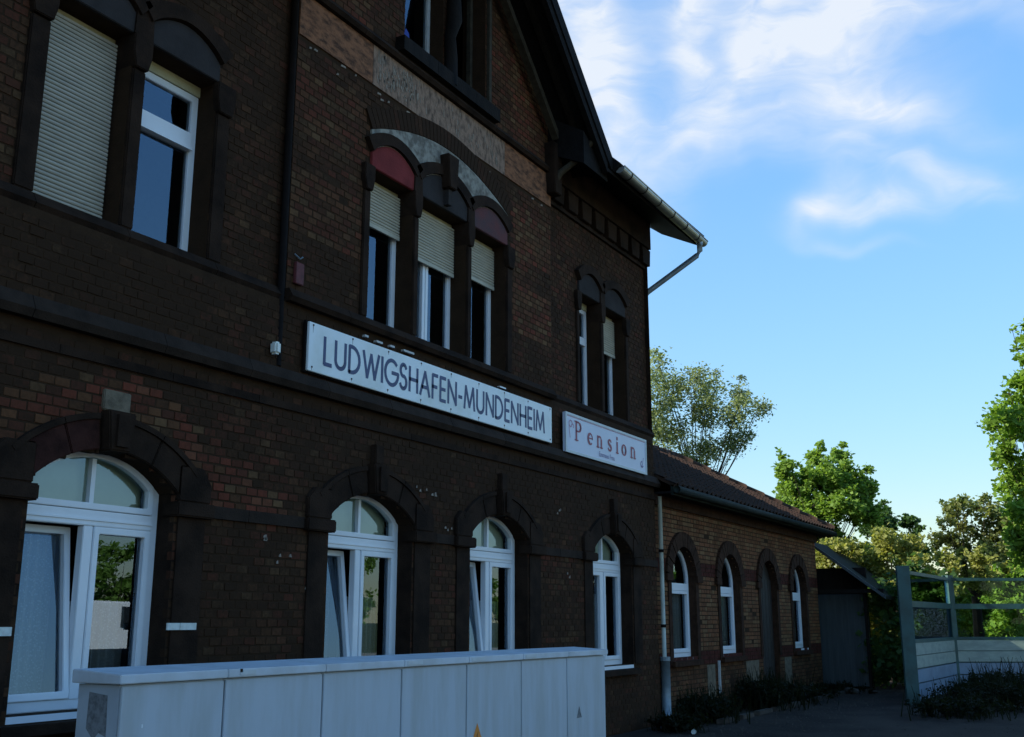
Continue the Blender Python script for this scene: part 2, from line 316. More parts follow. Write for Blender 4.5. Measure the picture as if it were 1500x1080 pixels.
w_right = wall_sheet(rect(XB1, XC, 4.60, 8.6), [rect(a, b, U0, U1) for a, b in RW], DW + JR, .36, 'wall', 'mortar', st)
mb = MB(); mb.poly([(XB0, D + JR, 4.6), (XB0, DW + .4, 4.6), (XB0, DW + .4, 9.5), (XB0, D + JR, 9.5)]); mb.poly([(XB1, D + JR, 4.6), (XB1, DW + .4, 4.6), (XB1, DW + .4, 9.5), (XB1, D + JR, 9.5)])
mb.poly([(XC, D + JR, 0), (XC, 16.8, 0), (XC, 16.8, 9), (XC, 11.84, 13.5), (XC, D + JR, 8.6)]); mb.poly([(-6, D + JR, 0), (-6, 16.8, 0), (-6, 16.8, 9), (-6, 11.84, 13.5), (-6, D + JR, 8.6)])
mb.poly([(-6, 16.8, 0), (XC, 16.8, 0), (XC, 16.8, 9), (-6, 16.8, 9)])
mb.build('outer_wall', 'soot_stone', st)
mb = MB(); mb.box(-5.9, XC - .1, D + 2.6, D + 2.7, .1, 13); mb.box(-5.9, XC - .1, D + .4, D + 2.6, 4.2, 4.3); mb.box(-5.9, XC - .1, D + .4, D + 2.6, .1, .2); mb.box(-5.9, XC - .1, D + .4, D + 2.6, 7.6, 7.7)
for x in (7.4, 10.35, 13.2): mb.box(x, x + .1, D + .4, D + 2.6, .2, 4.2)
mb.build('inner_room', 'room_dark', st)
# ---- bricks
BH, BW, JT = .0665, .128, .010
clean_patches = []
def inpoly(x, z, P):
    c = False; n = len(P)
    for i in range(n):
        (x1, z1), (x2, z2) = P[i], P[(i + 1) % n]
        if (z1 > z) != (z2 > z) and x < (x2 - x1) * (z - z1) / (z2 - z1) + x1: c = not c
    return c
PATCH = [(5.62, 3.58), (6.3, 3.33), (7.0, 2.98), (7.62, 2.72), (7.45, 2.42), (6.5, 2.5), (6.3, 2.95), (5.67, 3.12), (5.0, 2.9), (4.2, 2.5), (3.8, 2.9), (4.7, 3.22)]
def cleanliness(x, z):
    if inpoly(x + random.gauss(0, .09), z + random.gauss(0, .05), PATCH): return random.uniform(.35, .85)
    if XB0 < x < XB1 and z > 4.7:                       # bay: warmer rubbed bricks beside the three windows
        band = 1.0 if (5.3 < z < 6.05 or 6.4 < z < 7.15 or z > 8.1) else .35
        if x > 11.9: return .80 * band
        if x < 8.75: return .52 * band + .05
        if z > 8.1: return .34
        return .12
    if x > XB1 and z > 4.6: return .16
    if z > 4.6: return .22 if x < 4.75 else .08
    if z < 2.45: return .20 if z > 1.3 else .10
    return .02
slots = []      # every brick: x0,x1,z0,z1,y,wall
def lay(y, wall, xa, xb, za, zb, blocked, top=None, header=True):
    nc = int((zb - za) / (BH + JT))
    for c in range(nc):
        z = za + c * (BH + JT); zc = z + BH / 2; bl = sorted(blocked(zc)); unit = BW if (header or c % 2) else .255
        x = xa - (c % 2) * (unit + JT) / 2; lo = xa; hi = xb
        if top:
            lo, hi = top(z + BH)
            if hi - lo < .1: continue
        while x < hi:
            segs = [(max(x, lo), min(x + unit, hi))]
            for (p, q) in bl:
                ns = []
                for (s0, s1) in segs:
                    if q <= s0 or p >= s1: ns.append((s0, s1)); continue
                    if p > s0: ns.append((s0, p))
                    if q < s1: ns.append((q, s1))
                segs = ns
            for s0, s1 in segs:
                if s1 - s0 > .02: slots.append((s0, s1, z, z + BH, y, wall))
            x += unit + JT
def bl_ground(z):
    r = []
    if 2.44 < z < 2.57: r.append((-10, 30))
    if .80 < z < .97: pass
    for a, b in GW:
        c = (a + b) / 2
        if G0 < z < GS + GR:
            h = arch_hw(z, a, b, GS, GR)
            if h: r.append((c - h, c + h))
        if .84 < z < .97: r.append((a - .1, b + .1))
    return r
lay(D, w_ground, -2, XC, .02, 3.74, bl_ground)
lay(D, w_ground, -2, XC, 3.93, 4.58, lambda z: [])
def bl_up(W, stone=.0):
    def f(z):
        r = [(a, b) for a, b in W if U0 < z < U1]
        return r
    return f
lay(DW, w_left, 2, XB0, 4.73, 8.6, bl_up(LW))
lay(DW, w_right, XB1, XC, 4.73, 7.70, bl_up(RW))
def bl_bay(z):
    r = [(a, b) for a, b in TW if U0 < z < U1]
    if 7.42 < z < 7.94: r.append((0, 30))
    r += [(a, b) for a, b in GB if 8.26 < z < 10.1]
    return r
lay(D, w_bay, XB0, XB1, 4.73, 10.9, bl_bay, top=lambda z: (XB0, XB1) if z < rake(XB1) - .1 else ((z - 8.67) / .956 + 6.98, 13.62 - (z - 8.67) / .956))
# visible size of each brick from the photo's viewpoint: the largest 300 become single objects
def vis(s):
    x, z, y = (s[0] + s[1]) / 2, (s[2] + s[3]) / 2, s[4]
    a = math.degrees(math.atan2(y, x)) - 29.8; e = math.degrees(math.atan2(z - 1.6, math.hypot(x, y)))
    if abs(a) > 25.0 or e < -6.5 or e > 31 or (z < 1.25 and x > 4.9): return 0
    if any(p < x < q for p, q in GW) and z < 2.6: return 0
    d2 = x * x + y * y + (z - 1.6) ** 2
    return (s[1] - s[0]) * (s[3] - s[2]) * y / d2 ** 1.5
slots.sort(key=vis, reverse=True)
def tintof(s):
    x, z = (s[0] + s[1]) / 2, (s[2] + s[3]) / 2
    return ((random.random() if not (x < 7.7 and 2.5 < z < 3.7) else random.choice((.3, .55, .65, .72, .75, .8, .95, .2))), cleanliness(x, z) + random.gauss(0, .05), random.random(), 1)
shared = {}
def brick_mesh(w, h, k):
    key = (round(w, 2), k)
    if key in shared: return shared[key]
    w = key[0]; m = MB(); b = .004; d = .05
    j = lambda: random.uniform(-.0025, .0025)
    p0 = [(-w / 2 + b + j(), 0, b + j()), (w / 2 - b + j(), 0, b + j()), (w / 2 - b + j(), 0, h - b + j()), (-w / 2 + b + j(), 0, h - b + j())]
    p1 = [(-w / 2, .006, 0), (w / 2, .006, 0), (w / 2, .006, h), (-w / 2, .006, h)]; p2 = [(x, d, z) for x, _, z in p1]
    m.v = p0 + p1 + p2; m.f = [(0, 1, 2, 3)] + [(4 + k, 4 + (k + 1) % 4, (k + 1) % 4, k) for k in range(4)] + [(8 + k, 8 + (k + 1) % 4, 4 + (k + 1) % 4, 4 + k) for k in range(4)]
    me = bpy.data.meshes.new('brick'); me.from_pydata(m.v, [], m.f); me.update(); me.materials.append(M['brick']); shared[key] = me; return me
per = {w.name: MB() for w in (w_ground, w_left, w_bay, w_right)}; walls = {w.name: w for w in (w_ground, w_left, w_bay, w_right)}
for i, s in enumerate(slots):
    t = tintof(s); w = s[1] - s[0]; dy = random.gauss(0, .0018)
    if i < 299 and w > .04:
        o = bpy.data.objects.new('brick', brick_mesh(w, BH, random.randrange(4))); col.objects.link(o); o.parent = s[5]; off = Vector(s[5]['_o'])
        o.location = Vector(((s[0] + s[1]) / 2, s[4] + dy, s[2])) - off; o.color = t
    else:
        m = per[s[5].name]; m.tc = t; y = s[4] + dy; b = .004; x0, x1, z0, z1 = s[:4]; k = len(m.v); jj = lambda: random.uniform(-.003, .003)
        m.v += [(x0 + b + jj(), y, z0 + b + jj()), (x1 - b + jj(), y, z0 + b + jj()), (x1 - b + jj(), y, z1 - b + jj()), (x0 + b + jj(), y, z1 - b + jj()), (x0, y + .015, z0), (x1, y + .015, z0), (x1, y + .015, z1), (x0, y + .015, z1)]
        m.f.append((k, k + 1, k + 2, k + 3)); m.t.append(t)
        for q in range(4): m.f.append((k + 4 + q, k + 4 + (q + 1) % 4, k + (q + 1) % 4, k + q)); m.t.append(t)
for n, m in per.items():
    o = m.build('brickwork', 'brick', walls[n]); o['kind'] = 'stuff'; o.color = (0, 0, 0, 1)
# ---- stone courses
def course(z0, z1, y0, y1, xs, name, m, prof=True):
    for i in range(len(xs) - 1):
        a, b = xs[i] + .003, xs[i + 1] - .003; q = MB(); k = .35 * (z1 - z0)
        if prof: q.hexa([(a, y0 + .03, z0), (b, y0 + .03, z0), (b, y1, z0), (a, y1, z0), (a, y0, z0 + k), (b, y0, z0 + k), (b, y1, z0 + k), (a, y1, z0 + k)]); q.hexa([(a, y0, z0 + k), (b, y0, z0 + k), (b, y1, z0 + k), (a, y1, z0 + k), (a, y0 + .05, z1), (b, y0 + .05, z1), (b, y1, z1), (a, y1, z1)])
        else: q.box(a, b, y0, y1, z0, z1)
        q.build(name, m, st)
def steps(a, b, s=1.0):
    r = [a]; x = a
    while x + s * 1.4 < b: x += s * random.uniform(.85, 1.15); r.append(x)
    return r + [b]
course(3.75, 3.92, D - .10, D + .05, steps(-2, XC + .06, 1.1), 'string_course', 'string_stone')
course(3.55, 3.62, D - .02, D + .05, steps(-2, XC, 1.2), 'string_course', 'soot_stone', False)
course(4.60, 4.73, DW - .09, DW + .1, steps(2, XB0 - .01, .9), 'sill_course', 'soot_stone')
course(4.60, 4.73, D - .09, D + .1, steps(XB0, XB1, .9), 'sill_course', 'soot_stone')
course(4.60, 4.73, DW - .09, DW + .1, steps(XB1 + .01, XC + .08, .9), 'sill_course', 'soot_stone')
for a, b in [(-2, 4.70)] + [(GW[i][1] + .33, GW[i + 1][0] - .33) for i in range(3)] + [(GW[3][1] + .33, XC)]:
    course(2.455, 2.56, D - .025, D + .05, steps(a, b, .6), 'impost_course', 'string_stone', False)
course(7.94, 8.06, D - .09, D + .05, steps(XB0 - .02, XB1 + .02, .9), 'gable_course', 'soot_stone')
# plaster band under the gable window, three fields, with flakes of old lettering rubbed off
for a, b, m in ((XB0, 8.78, 'band_orange'), (8.78, 11.72, 'band_grey'), (11.72, XB1, 'band_orange')):
    MB().box(a + .004, b - .004, D - .012, D + .04, 7.45, 7.935).build('plaster_band', m, st)
mb = MB(); rr = random.Random(5)
for k in range(150):
    x = rr.choice([rr.uniform(8.85, 9.6), rr.uniform(8.85, 9.6), rr.uniform(9.6, 11.6)]); z = rr.uniform(7.5, 7.84); w = rr.uniform(.008, .022); h = rr.uniform(.03, .12)
    if rr.random() < .3 and 9.9 < x < 10.4: continue
    P = [(x, z), (x + w, z + rr.uniform(-.01, .01)), (x + w * rr.uniform(.3, 1), z + h), (x - w * .3, z + h * .7)]; mb.prism(P, D - .016, D - .012)
o = mb.build('plaster_flakes', 'old_flake', st); o['kind'] = 'stuff'
mb = MB()
for k in range(18):
    x = rr.uniform(XB0 + .1, XB1 - .1); z = rr.choice([7.36, 7.3, 7.4]) + rr.uniform(-.03, .03); w = rr.uniform(.02, .09)
    mb.prism([(x, z), (x + w, z + .01), (x + w * .9, z + .03), (x + .01, z + .025)], D - .006, D + .002)
for x0, z0 in ((9.9, 3.02), (10.15, 3.0), (9.98, 2.7), (10.45, 2.62), (7.4, 2.3), (7.7, 2.15), (13.2, 3.05), (13.5, 2.2), (8.1, 1.9), (3.9, 3.28)):
    for k in range(3):
        x = x0 + rr.uniform(-.1, .1); z = z0 + rr.uniform(-.04, .04); w = rr.uniform(.02, .05); mb.prism([(x, z), (x + w, z), (x + w * .7, z + .03), (x + .005, z + .02)], D - .006, D + .002)
o = mb.build('mortar_flakes', 'old_flake', st); o['kind'] = 'stuff'
# ---- windows
def frame_win(parent, outer, inner, y0, y1, m='pvc', name='frame', bevel=0): return MB().ring(outer, inner, y0, y1).build(name, m, parent, bevel=bevel)
def pane(parent, poly, y, m='glass', name='pane'): return MB().poly([(x, y, z) for x, z in poly]).build(name, m, parent)
def curtain(parent, x0, x1, z0, z1, y, m='lace', name='lace_curtain', amp=.032, folds=8):
    q = MB(); n = 60
    f = lambda t: y + amp * math.sin(t * folds * 6.283) + .4 * amp * math.sin(t * 17 * 3.1 + 1)
    for k in range(n):
        a, b = k / n, (k + 1) / n; q.poly([(x0 + a * (x1 - x0), f(a), z0), (x0 + b * (x1 - x0), f(b), z0), (x0 + b * (x1 - x0), f(b), z1), (x0 + a * (x1 - x0), f(a), z1)])
    o = q.build(name, m, parent, smooth=True); return o
for wi, (a, b) in enumerate(GW):
    y = D + .19; c = (a + b) / 2
    A = arch(a, b, G0, GS + .10, GR - .02); 
    w = frame_win(st, A, arch(a, b, G0, GS + .10, GR - .02, inset=.075), y, y + .07, name='window', bevel=.006)
    w['label'] = ['wide arched white window with tilted left sash and lace curtain', 'arched white window with tilted left sash right of the big one', 'arched white window with tilted sash under the long sign', 'arched white window with closed sashes'][wi]
    MB().box(a + .07, c + .0 + (b - c) - .07, y - .012, y + .068, 2.32, 2.44).build('transom', 'pvc', w, bevel=.006)
    MB().box(a + .07, b - .07, y - .022, y - .013, 2.36, 2.375).build('drip_bar', 'pvc', w)
    MB().box(c - .045, c + .045, y - .006, y + .066, G0 + .07, 2.318).build('mullion', 'pvc', w, bevel=.005)
    # fanlight: sash, muntin, panes, blind
    o1 = arch(a + .075, b - .075, 2.445, GS + .055, GR - .045); i1 = arch(a + .075, b - .075, 2.445, GS + .055, GR - .045, inset=.05)
    frame_win(w, o1, i1, y - .018, y + .05, name='fanlight_sash', bevel=.005)
    MB().box(c - .02, c + .02, y - .012, y + .04, 2.49, GS + GR - .05).build('muntin', 'pvc', w)
    pane(w, arch(a + .12, b - .12, 2.49, GS + .03, GR - .06), y + .03)
    MB().prism(arch(a + .09, b - .09, 2.46, GS + .05, GR - .05), y + .12, y + .125).build('blind', 'blind', w)
    # right sash
    x0, x1, z0, z1 = c + .047, b - .078, G0 + .078, 2.317
    frame_win(w, rect(x0, x1, z0, z1), rect(x0 + .055, x1 - .055, z0 + .055, z1 - .055), y - .016, y + .05, name='sash', bevel=.005)
    pane(w, rect(x0 + .05, x1 - .05, z0 + .05, z1 - .05), y + .03)
    # left sash, tipped inwards except in the last window
    x0, x1 = a + .078, c - .047; ang = R(0 if wi == 3 else 7.0)
    def tip(o):
        if not ang: return
        me = o.data; off = Vector(o['_o'])
        for v in me.vertices:
            p = v.co + off; dz = p.z - z0; dy = p.y - y; v.co.y = y + dy * math.cos(ang) + dz * math.sin(ang) - off.y; v.co.z = z0 + dz * math.cos(ang) - dy * math.sin(ang) - off.z
    s1 = frame_win(w, rect(x0, x1, z0, z1), rect(x0 + .055, x1 - .055, z0 + .055, z1 - .055), y - .016, y + .05, name='sash', bevel=.005); tip(s1)
    p1 = pane(w, rect(x0 + .05, x1 - .05, z0 + .05, z1 - .05), y + .03); tip(p1)
    if wi != 3: s1['label'] = 'white sash tipped inwards'
    curtain(w, a + .08, c - .02, G0 + .08, 2.25, y + (.34 if ang else .16))
    curtain(w, c + .03, b - .08, G0 + .08, (1.75, 1.85, 1.85, 2.0)[wi], y + .22)
    # sill under the window
    MB().box(a - .0, b + .0, D - .0, y + .0, G0 - .05, G0 - .002).build('window_sill', 'pvc', w)
    MB().hexa([(a - .1, D - .09, G0 - .14), (b + .1, D - .09, G0 - .14), (b + .1, D + .06, G0 - .14), (a - .1, D + .06, G0 - .14), (a - .1, D - .09, G0 - .06), (b + .1, D - .09, G0 - .06), (b + .1, D + .06, G0 - .055), (a - .1, D + .06, G0 - .055)]).build('stone_sill', 'soot_stone', st, bevel=.008)
    # arch stones
    n = 6; wd = (b - a) / 2; rad = (wd * wd + GR * GR) / (2 * GR); cz = GS + GR - rad; al = math.asin(wd / rad); ex = .235
    stones = [(-al - .02, -al * .52), (-al * .52 + .006, -.13), (.13, al * .52 - .006), (al * .52, al + .02)]
    for k, (t0, t1) in enumerate(stones):
        q = MB(); P = []
        for j in range(6): t = t0 + (t1 - t0) * j / 5; P.append((c + rad * math.sin(t), cz + rad * math.cos(t)))
        for j in range(6): t = t1 + (t0 - t1) * j / 5; P.append((c + (rad + ex) * math.sin(t), cz + (rad + ex) * math.cos(t)))
        q.prism(P, D - .035, D + .19); o = q.build('voussoir', 'red_stone' if (wi == 0 and k < 2) else 'soot_stone', st, bevel=.008)
        # raised moulding on the outer edge
        q = MB(); P = []
        for j in range(6): t = t0 + (t1 - t0) * j / 5; P.append((c + (rad + ex) * math.sin(t), cz + (rad + ex) * math.cos(t)))
        for j in range(6): t = t1 + (t0 - t1) * j / 5; P.append((c + (rad + ex + .045) * math.sin(t), cz + (rad + ex + .045) * math.cos(t)))
        q.prism(P, D - .05, D + .02).build('hood_mould', 'soot_stone', st)
    for sx in (-1, 1):
        e = a if sx < 0 else b; x0_, x1_ = (e - .36, e - .002) if sx < 0 else (e + .002, e + .36)
        MB().prism([(x0_, 2.565), (x1_, 2.565), (x1_, 2.72), (x1_ - (.1 if sx > 0 else 0), 2.86), (x0_ + (.1 if sx < 0 else 0), 2.86), (x0_, 2.76)], D - .045, D + .10).build('springer', 'soot_stone', st, bevel=.01)
        ov = .035; MB().box(x0_ - .03, x1_ + (ov if sx < 0 else .03), D - .075, D + .12, 2.44, 2.56).build('impost_block', 'soot_stone', st, bevel=.012) if sx < 0 else MB().box(x0_ - ov, x1_ + .03, D - .075, D + .12, 2.44, 2.56).build('impost_block', 'soot_stone', st, bevel=.012)
        MB().box(x0_ + .02 * (sx < 0) + .03, x1_ - .02 * (sx < 0) - .03, D - .018, D + .05, .97, 2.435).build('jamb_pilaster', 'soot_stone', st)
        rx = a + .001 if sx < 0 else b - .001
        MB().box(min(rx, rx + sx * .05), max(rx, rx + sx * .05), D + .002, y - .002, G0, GS).build('reveal', 'soot_stone', st)
    MB().prism([(c - .10, GS + GR - .015), (c + .10, GS + GR - .015), (c + .135, 3.19), (c - .135, 3.19)], D - .11, D + .15).build('keystone', 'soot_stone', st, bevel=.012)
    MB().box(c - .06, c + .06, D - .135, D - .112, GS + GR + .02, 3.16).build('keystone_face', 'soot_stone', st)
    if wi == 0: MB().box(c - .13, c + .13, D - .03, D + .02, 3.195, 3.36).build('cap_block', 'pale_stone', st, bevel=.008)
    else: MB().box(c - .07, c + .07, D - .07, D + .02, 3.195, 3.40).build('cap_block', 'soot_stone', st, bevel=.008)
MB().box(6.56, 6.66, D - .02, D + .02, 2.60, 2.82).build('repair_block', 'pale_stone', st, bevel=.006)
# upper windows
def shutter(parent, x0, x1, z0, z1, y, m):
    q = MB(); p = .037; z = z1
    while z > z0 + .001:
        zb = max(z - p, z0); h = z - zb
        pr = [(0, z), (-.012, z - h * .25), (-.014, z - h * .6), (-.008, zb + .004), (.004, zb + .004), (.004, zb)]
        for k in range(len(pr) - 1): q.poly([(x0, y + pr[k + 1][0], pr[k + 1][1]), (x1, y + pr[k + 1][0], pr[k + 1][1]), (x1, y + pr[k][0], pr[k][1]), (x0, y + pr[k][0], pr[k][1])])
        z = zb
    q.box(x0, x1, y - .016, y + .01, z0 - .045, z0)
    o = q.build('roller_shutter', m, parent); return o
def tymp(c, hw, z0, y, m, apex=.37, side=.17, name='tympanum'):
    P = [(c - hw, z0), (c + hw, z0), (c + hw, z0 + side)]
    for k in range(1, 10): t = k / 10; P.append((c + hw - 2 * hw * t, z0 + side + (apex - side) * math.sin(math.pi * t) ** .8))
    P.append((c - hw, z0 + side)); return MB().prism(P, y - .03, y + .2).build(name, m, st, bevel=.006)
def hood(c, hw, z0, y, apex, side, t_, name='hood_mould', y0=-.09):
    A, B = [], []
    for k in range(0, 13):
        t = k / 12; A.append((c + hw - 2 * hw * t, z0 + side + (apex - side) * math.sin(math.pi * t) ** .8)); hh = hw + t_ * .8; B.append((c + hh - 2 * hh * t, z0 + side + (apex - side) * math.sin(math.pi * t) ** .8 + t_))
    for k in range(12): MB().prism([A[k], A[k + 1], B[k + 1], B[k]], y + y0, y + .02).build('hood_stone', 'soot_stone', st)
def upwin(a, b, yw, kind, sh=None, lbl=''):
    y = yw + .22; zt = U1
    w = frame_win(st, rect(a + .002, b - .002, U0, zt - .10), rect(a + .065, b - .075, U0 + .06, zt - .17), y, y + .07, 'pvc' if kind != 'old' else 'old_white', 'window', bevel=.005); w['label'] = lbl
    MB().box(a + .002, b - .002, y - .015, y + .07, zt - .098, zt - .002).build('shutter_box', 'cream_box', w)
    if kind == 'transom':
        MB().box(a + .06, b - .07, y - .02, y + .06, 5.80, 5.97).build('transom', 'pvc', w, bevel=.006); MB().box(a + .06, b - .07, y - .035, y - .021, 5.80, 5.83).build('drip_bar', 'pvc', w)
    c = (a + b) / 2
    if kind == 'double': MB().box(c - .10, c - .045, y - .01, y + .06, U0 + .06, zt - .17).build('mullion', 'pvc', w, bevel=.004); MB().box(c - .035, c + .02, y - .01, y + .06, U0 + .06, zt - .17).build('mullion', 'pvc', w, bevel=.004)
    if kind == 'half': MB().box(a + .06, b - .07, y - .01, y + .06, 5.78, 5.90).build('transom', 'pvc', w)
    pane(w, rect(a + .06, b - .07, U0 + .05, zt - .16), y + .03)
    if sh: shutter(w, a + .012, b - .03, sh[0], zt - .06, y - .05, sh[1])
    return w
upwin(*LW[0], DW, 'plain', (4.79, 'shutter_grey'), 'upper window behind fully lowered grey roller shutter')
upwin(*LW[1], DW, 'transom', None, 'upper white window with transom and dark blue reflection')
upwin(*TW[0], D, 'plain', (5.92, 'shutter_cream'), 'left window of the group of three with cream shutter partly lowered')
upwin(*TW[1], D, 'double', (5.80, 'shutter_cream'), 'middle window of the group of three with cream shutter partly lowered')
upwin(*TW[2], D, 'plain', (5.90, 'shutter_cream'), 'right window of the group of three with cream shutter partly lowered')
upwin(*RW[0], DW, 'half', None, 'narrow upper window left of the pair beside the corner')
w = upwin(*RW[1], DW, 'plain', (5.83, 'shutter_cream'), 'upper window near the corner with short cream blind')
for (a, b), yw, m in ((LW[0], DW, 'grey_stone'), (LW[1], DW, 'grey_stone'), (TW[0], D, 'red_tympanum'), (TW[1], D, 'grey_stone'), (TW[2], D, 'rose_tympanum'), (RW[0], DW, 'grey_stone'), (RW[1], DW, 'grey_stone')):
    c = (a + b) / 2; hw = (b - a) / 2 + .005
    tymp(c, hw, U1 + .002, yw, m, .36 if hw < .5 else .40)
    hood(c, hw + .004, U1, yw, .37 if hw < .5 else .41, .18, .13, y0=-.075 if yw == DW else -.06)
for x0, x1, yw in ((4.62, 4.80, DW), (5.60, 5.74, DW), (6.57, 6.74, DW), (8.68, 8.80, D), (9.62, 9.72, D), (10.78, 10.88, D), (11.76, 11.90, D), (13.98, 14.08, DW), (14.82, 14.93, DW), (15.77, 15.88, DW)):
    mid = x1 - x0 < .15 and x0 not in (8.68, 13.98, 15.77, 11.76)
    q = MB(); q.box(x0 + .004, x1 - .004, yw - .03, yw + (.30 if mid else .02), U0, 6.16); q.build('mullion_pier' if mid else 'jamb_stone', 'soot_stone', st, bevel=.01)
    MB().prism([(x0 + .004, 6.162), (x1 - .004, 6.162), (x1 + .03, 6.30), (x1 + .03, 6.46), (x0 - .03, 6.46), (x0 - .03, 6.30)], yw - .06, yw + (.2 if mid else .02)).build('capital', 'soot_stone', st, bevel=.008)
    if mid: MB().prism([(x0 - .03, 6.462), (x1 + .03, 6.462), (x1 + .02, 6.72), (x0 - .02, 6.72)], yw - .05, yw + .1).build('springer', 'soot_stone', st)
# light plaster spandrel and segmental brick arch over the three windows
P = [(8.82, 6.98)]; cx, hw = 10.29, 1.50
for k in range(0, 25): t = k / 24; P.append((cx - hw + 2 * hw * t, 6.90 + .36 * math.sin(math.pi * t) ** .9))
P = P[1:] + [(cx + hw, 6.72), (cx - hw, 6.72)]
MB().prism(P[::-1], D - .02, D + .01).build('plaster_spandrel', 'plaster', st)
mb = MB(); A, B = [], []
for k in range(0, 41):
    t = k / 40; A.append((cx - hw + 2 * hw * t, 6.905 + .36 * math.sin(math.pi * t) ** .9)); h2 = hw + .12; B.append((cx - h2 + 2 * h2 * t, 6.90 + .40 * math.sin(math.pi * t) ** .9 + .2))
for k in range(40):
    mb.tc = (random.random(), .02, random.random(), 1); g = .06
    lerp = lambda p, q, s: (p[0] + (q[0] - p[0]) * s, p[1] + (q[1] - p[1]) * s)
    mb.prism([lerp(A[k], A[k + 1], g), lerp(A[k], A[k + 1], 1 - g), lerp(B[k], B[k + 1], 1 - g), lerp(B[k], B[k + 1], g)], D - .028, D + .01)
o = mb.build('brick_arch', 'brick', st); o.color = (0, 0, 0, 1); o['kind'] = 'stuff'
MB().prism([(10.18, 6.70), (10.34, 6.70), (10.38, 7.13), (10.14, 7.13)], D - .15, D + .02).build('keystone', 'soot_stone', st, bevel=.01)
MB().box(10.22, 10.30, D - .10, D + .02, 6.50, 6.698).build('keystone_drop', 'grey_stone', st)
# gable windows
for i, (a, b) in enumerate(GB):
    w = frame_win(st, rect(a + .01, b - .01, 8.26, 10.1), rect(a + .06, b - .07, 8.33, 10.03), D + .2, D + .26, 'old_white' if i == 0 else 'grey_wood', 'window'); w['label'] = ['left gable window with pale frame', 'dark open gable window with bare wood frame'][i]
    if i == 0: pane(w, rect(a + .05, b - .06, 8.3, 10.05), D + .23)
    else: MB().box(a + .30, a + .34, D + .22, D + .25, 8.3, 10.05).build('loose_batten', 'dark_wood', w)
q = MB(); q.tube([(10.30, D - .06, 8.1), (10.29, D - .06, 8.5), (10.24, D - .08, 8.75), (10.30, D - .10, 9.0), (10.34, D - .06, 9.5), (10.3, D - .06, 10.1)], [.085, .085, .07, .10, .085, .085], 8); q.build('carved_post', 'dark_wood', st, smooth=True)
course(8.06, 8.24, D - .13, D + .1, steps(9.2, 11.4, .8), 'gable_sill', 'dark_wood', False)
MB().box(11.25, 11.31, D - .045, D - .003, 8.30, 10.1).build('casing', 'grey_wood', st)
# blue piece that paints the bluish reflection at the left gable window
q = MB(); q.prism([(9.40, 8.26), (9.56, 8.26), (9.52, 8.46), (9.46, 8.50), (9.41, 8.42)], D + .04, D + .12)
M['blue_cloth'] = mat('blue_cloth', (.05, .09, .35), .9)
tag(q.build('cloth', 'blue_cloth'), 'small blue cloth lying on the left corner of the gable window sill', 'cloth')
# ---- eaves cornice with corbels on the right wing
for x0, x1 in ((XB1 + .02, XC + .05),):
    MB().box(x0, x1, DW - .13, DW + .05, 7.92, 8.44).build('cornice', 'soot_stone', st)
    MB().box(x0, x1, DW - .04, DW + .04, 7.56, 7.62).build('frieze_course', 'soot_stone', st)
    x = x0 + .06
    while x < x1 - .2:
        MB().prism([(x + .03, 7.62), (x + .33, 7.62), (x + .36, 7.915), (x, 7.915)], DW - .10, DW + .02).build('corbel', 'soot_stone', st, bevel=.006); x += .47
# ---- roofs
def slab(p, n_off, name, m, parent, th=.16):
    P = [Vector(q) for q in p]; n = (P[1] - P[0]).cross(P[2] - P[0]).normalized(); n = n if n.z > 0 else -n
    return MB().hexa([tuple(q) for q in P] + [tuple(q + n * th) for q in P]).build(name, m, parent)
YE = 6.14; K = .956; ZE = 8.13
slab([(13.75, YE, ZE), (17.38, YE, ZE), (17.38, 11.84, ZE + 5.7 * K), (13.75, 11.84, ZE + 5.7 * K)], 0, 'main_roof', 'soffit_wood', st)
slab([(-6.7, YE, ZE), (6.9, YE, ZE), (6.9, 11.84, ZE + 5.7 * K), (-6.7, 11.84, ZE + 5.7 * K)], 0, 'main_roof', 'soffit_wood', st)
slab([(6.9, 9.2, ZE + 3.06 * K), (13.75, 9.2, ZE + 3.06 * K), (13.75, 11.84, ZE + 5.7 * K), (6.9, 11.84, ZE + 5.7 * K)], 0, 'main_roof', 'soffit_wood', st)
slab([(-6.7, 17.54, ZE), (17.38, 17.54, ZE), (17.38, 11.84, ZE + 5.7 * K), (-6.7, 11.84, ZE + 5.7 * K)], 0, 'main_roof', 'roof_tile', st)
ZA = ZE + .07 + 3.32 * K
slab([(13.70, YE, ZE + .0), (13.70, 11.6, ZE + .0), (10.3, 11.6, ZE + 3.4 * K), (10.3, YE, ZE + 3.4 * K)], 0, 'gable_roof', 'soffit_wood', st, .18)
slab([(6.90, YE, ZE + .0), (6.90, 11.6, ZE + .0), (10.3, 11.6, ZE + 3.4 * K), (10.3, YE, ZE + 3.4 * K)], 0, 'gable_roof', 'soffit_wood', st, .18)
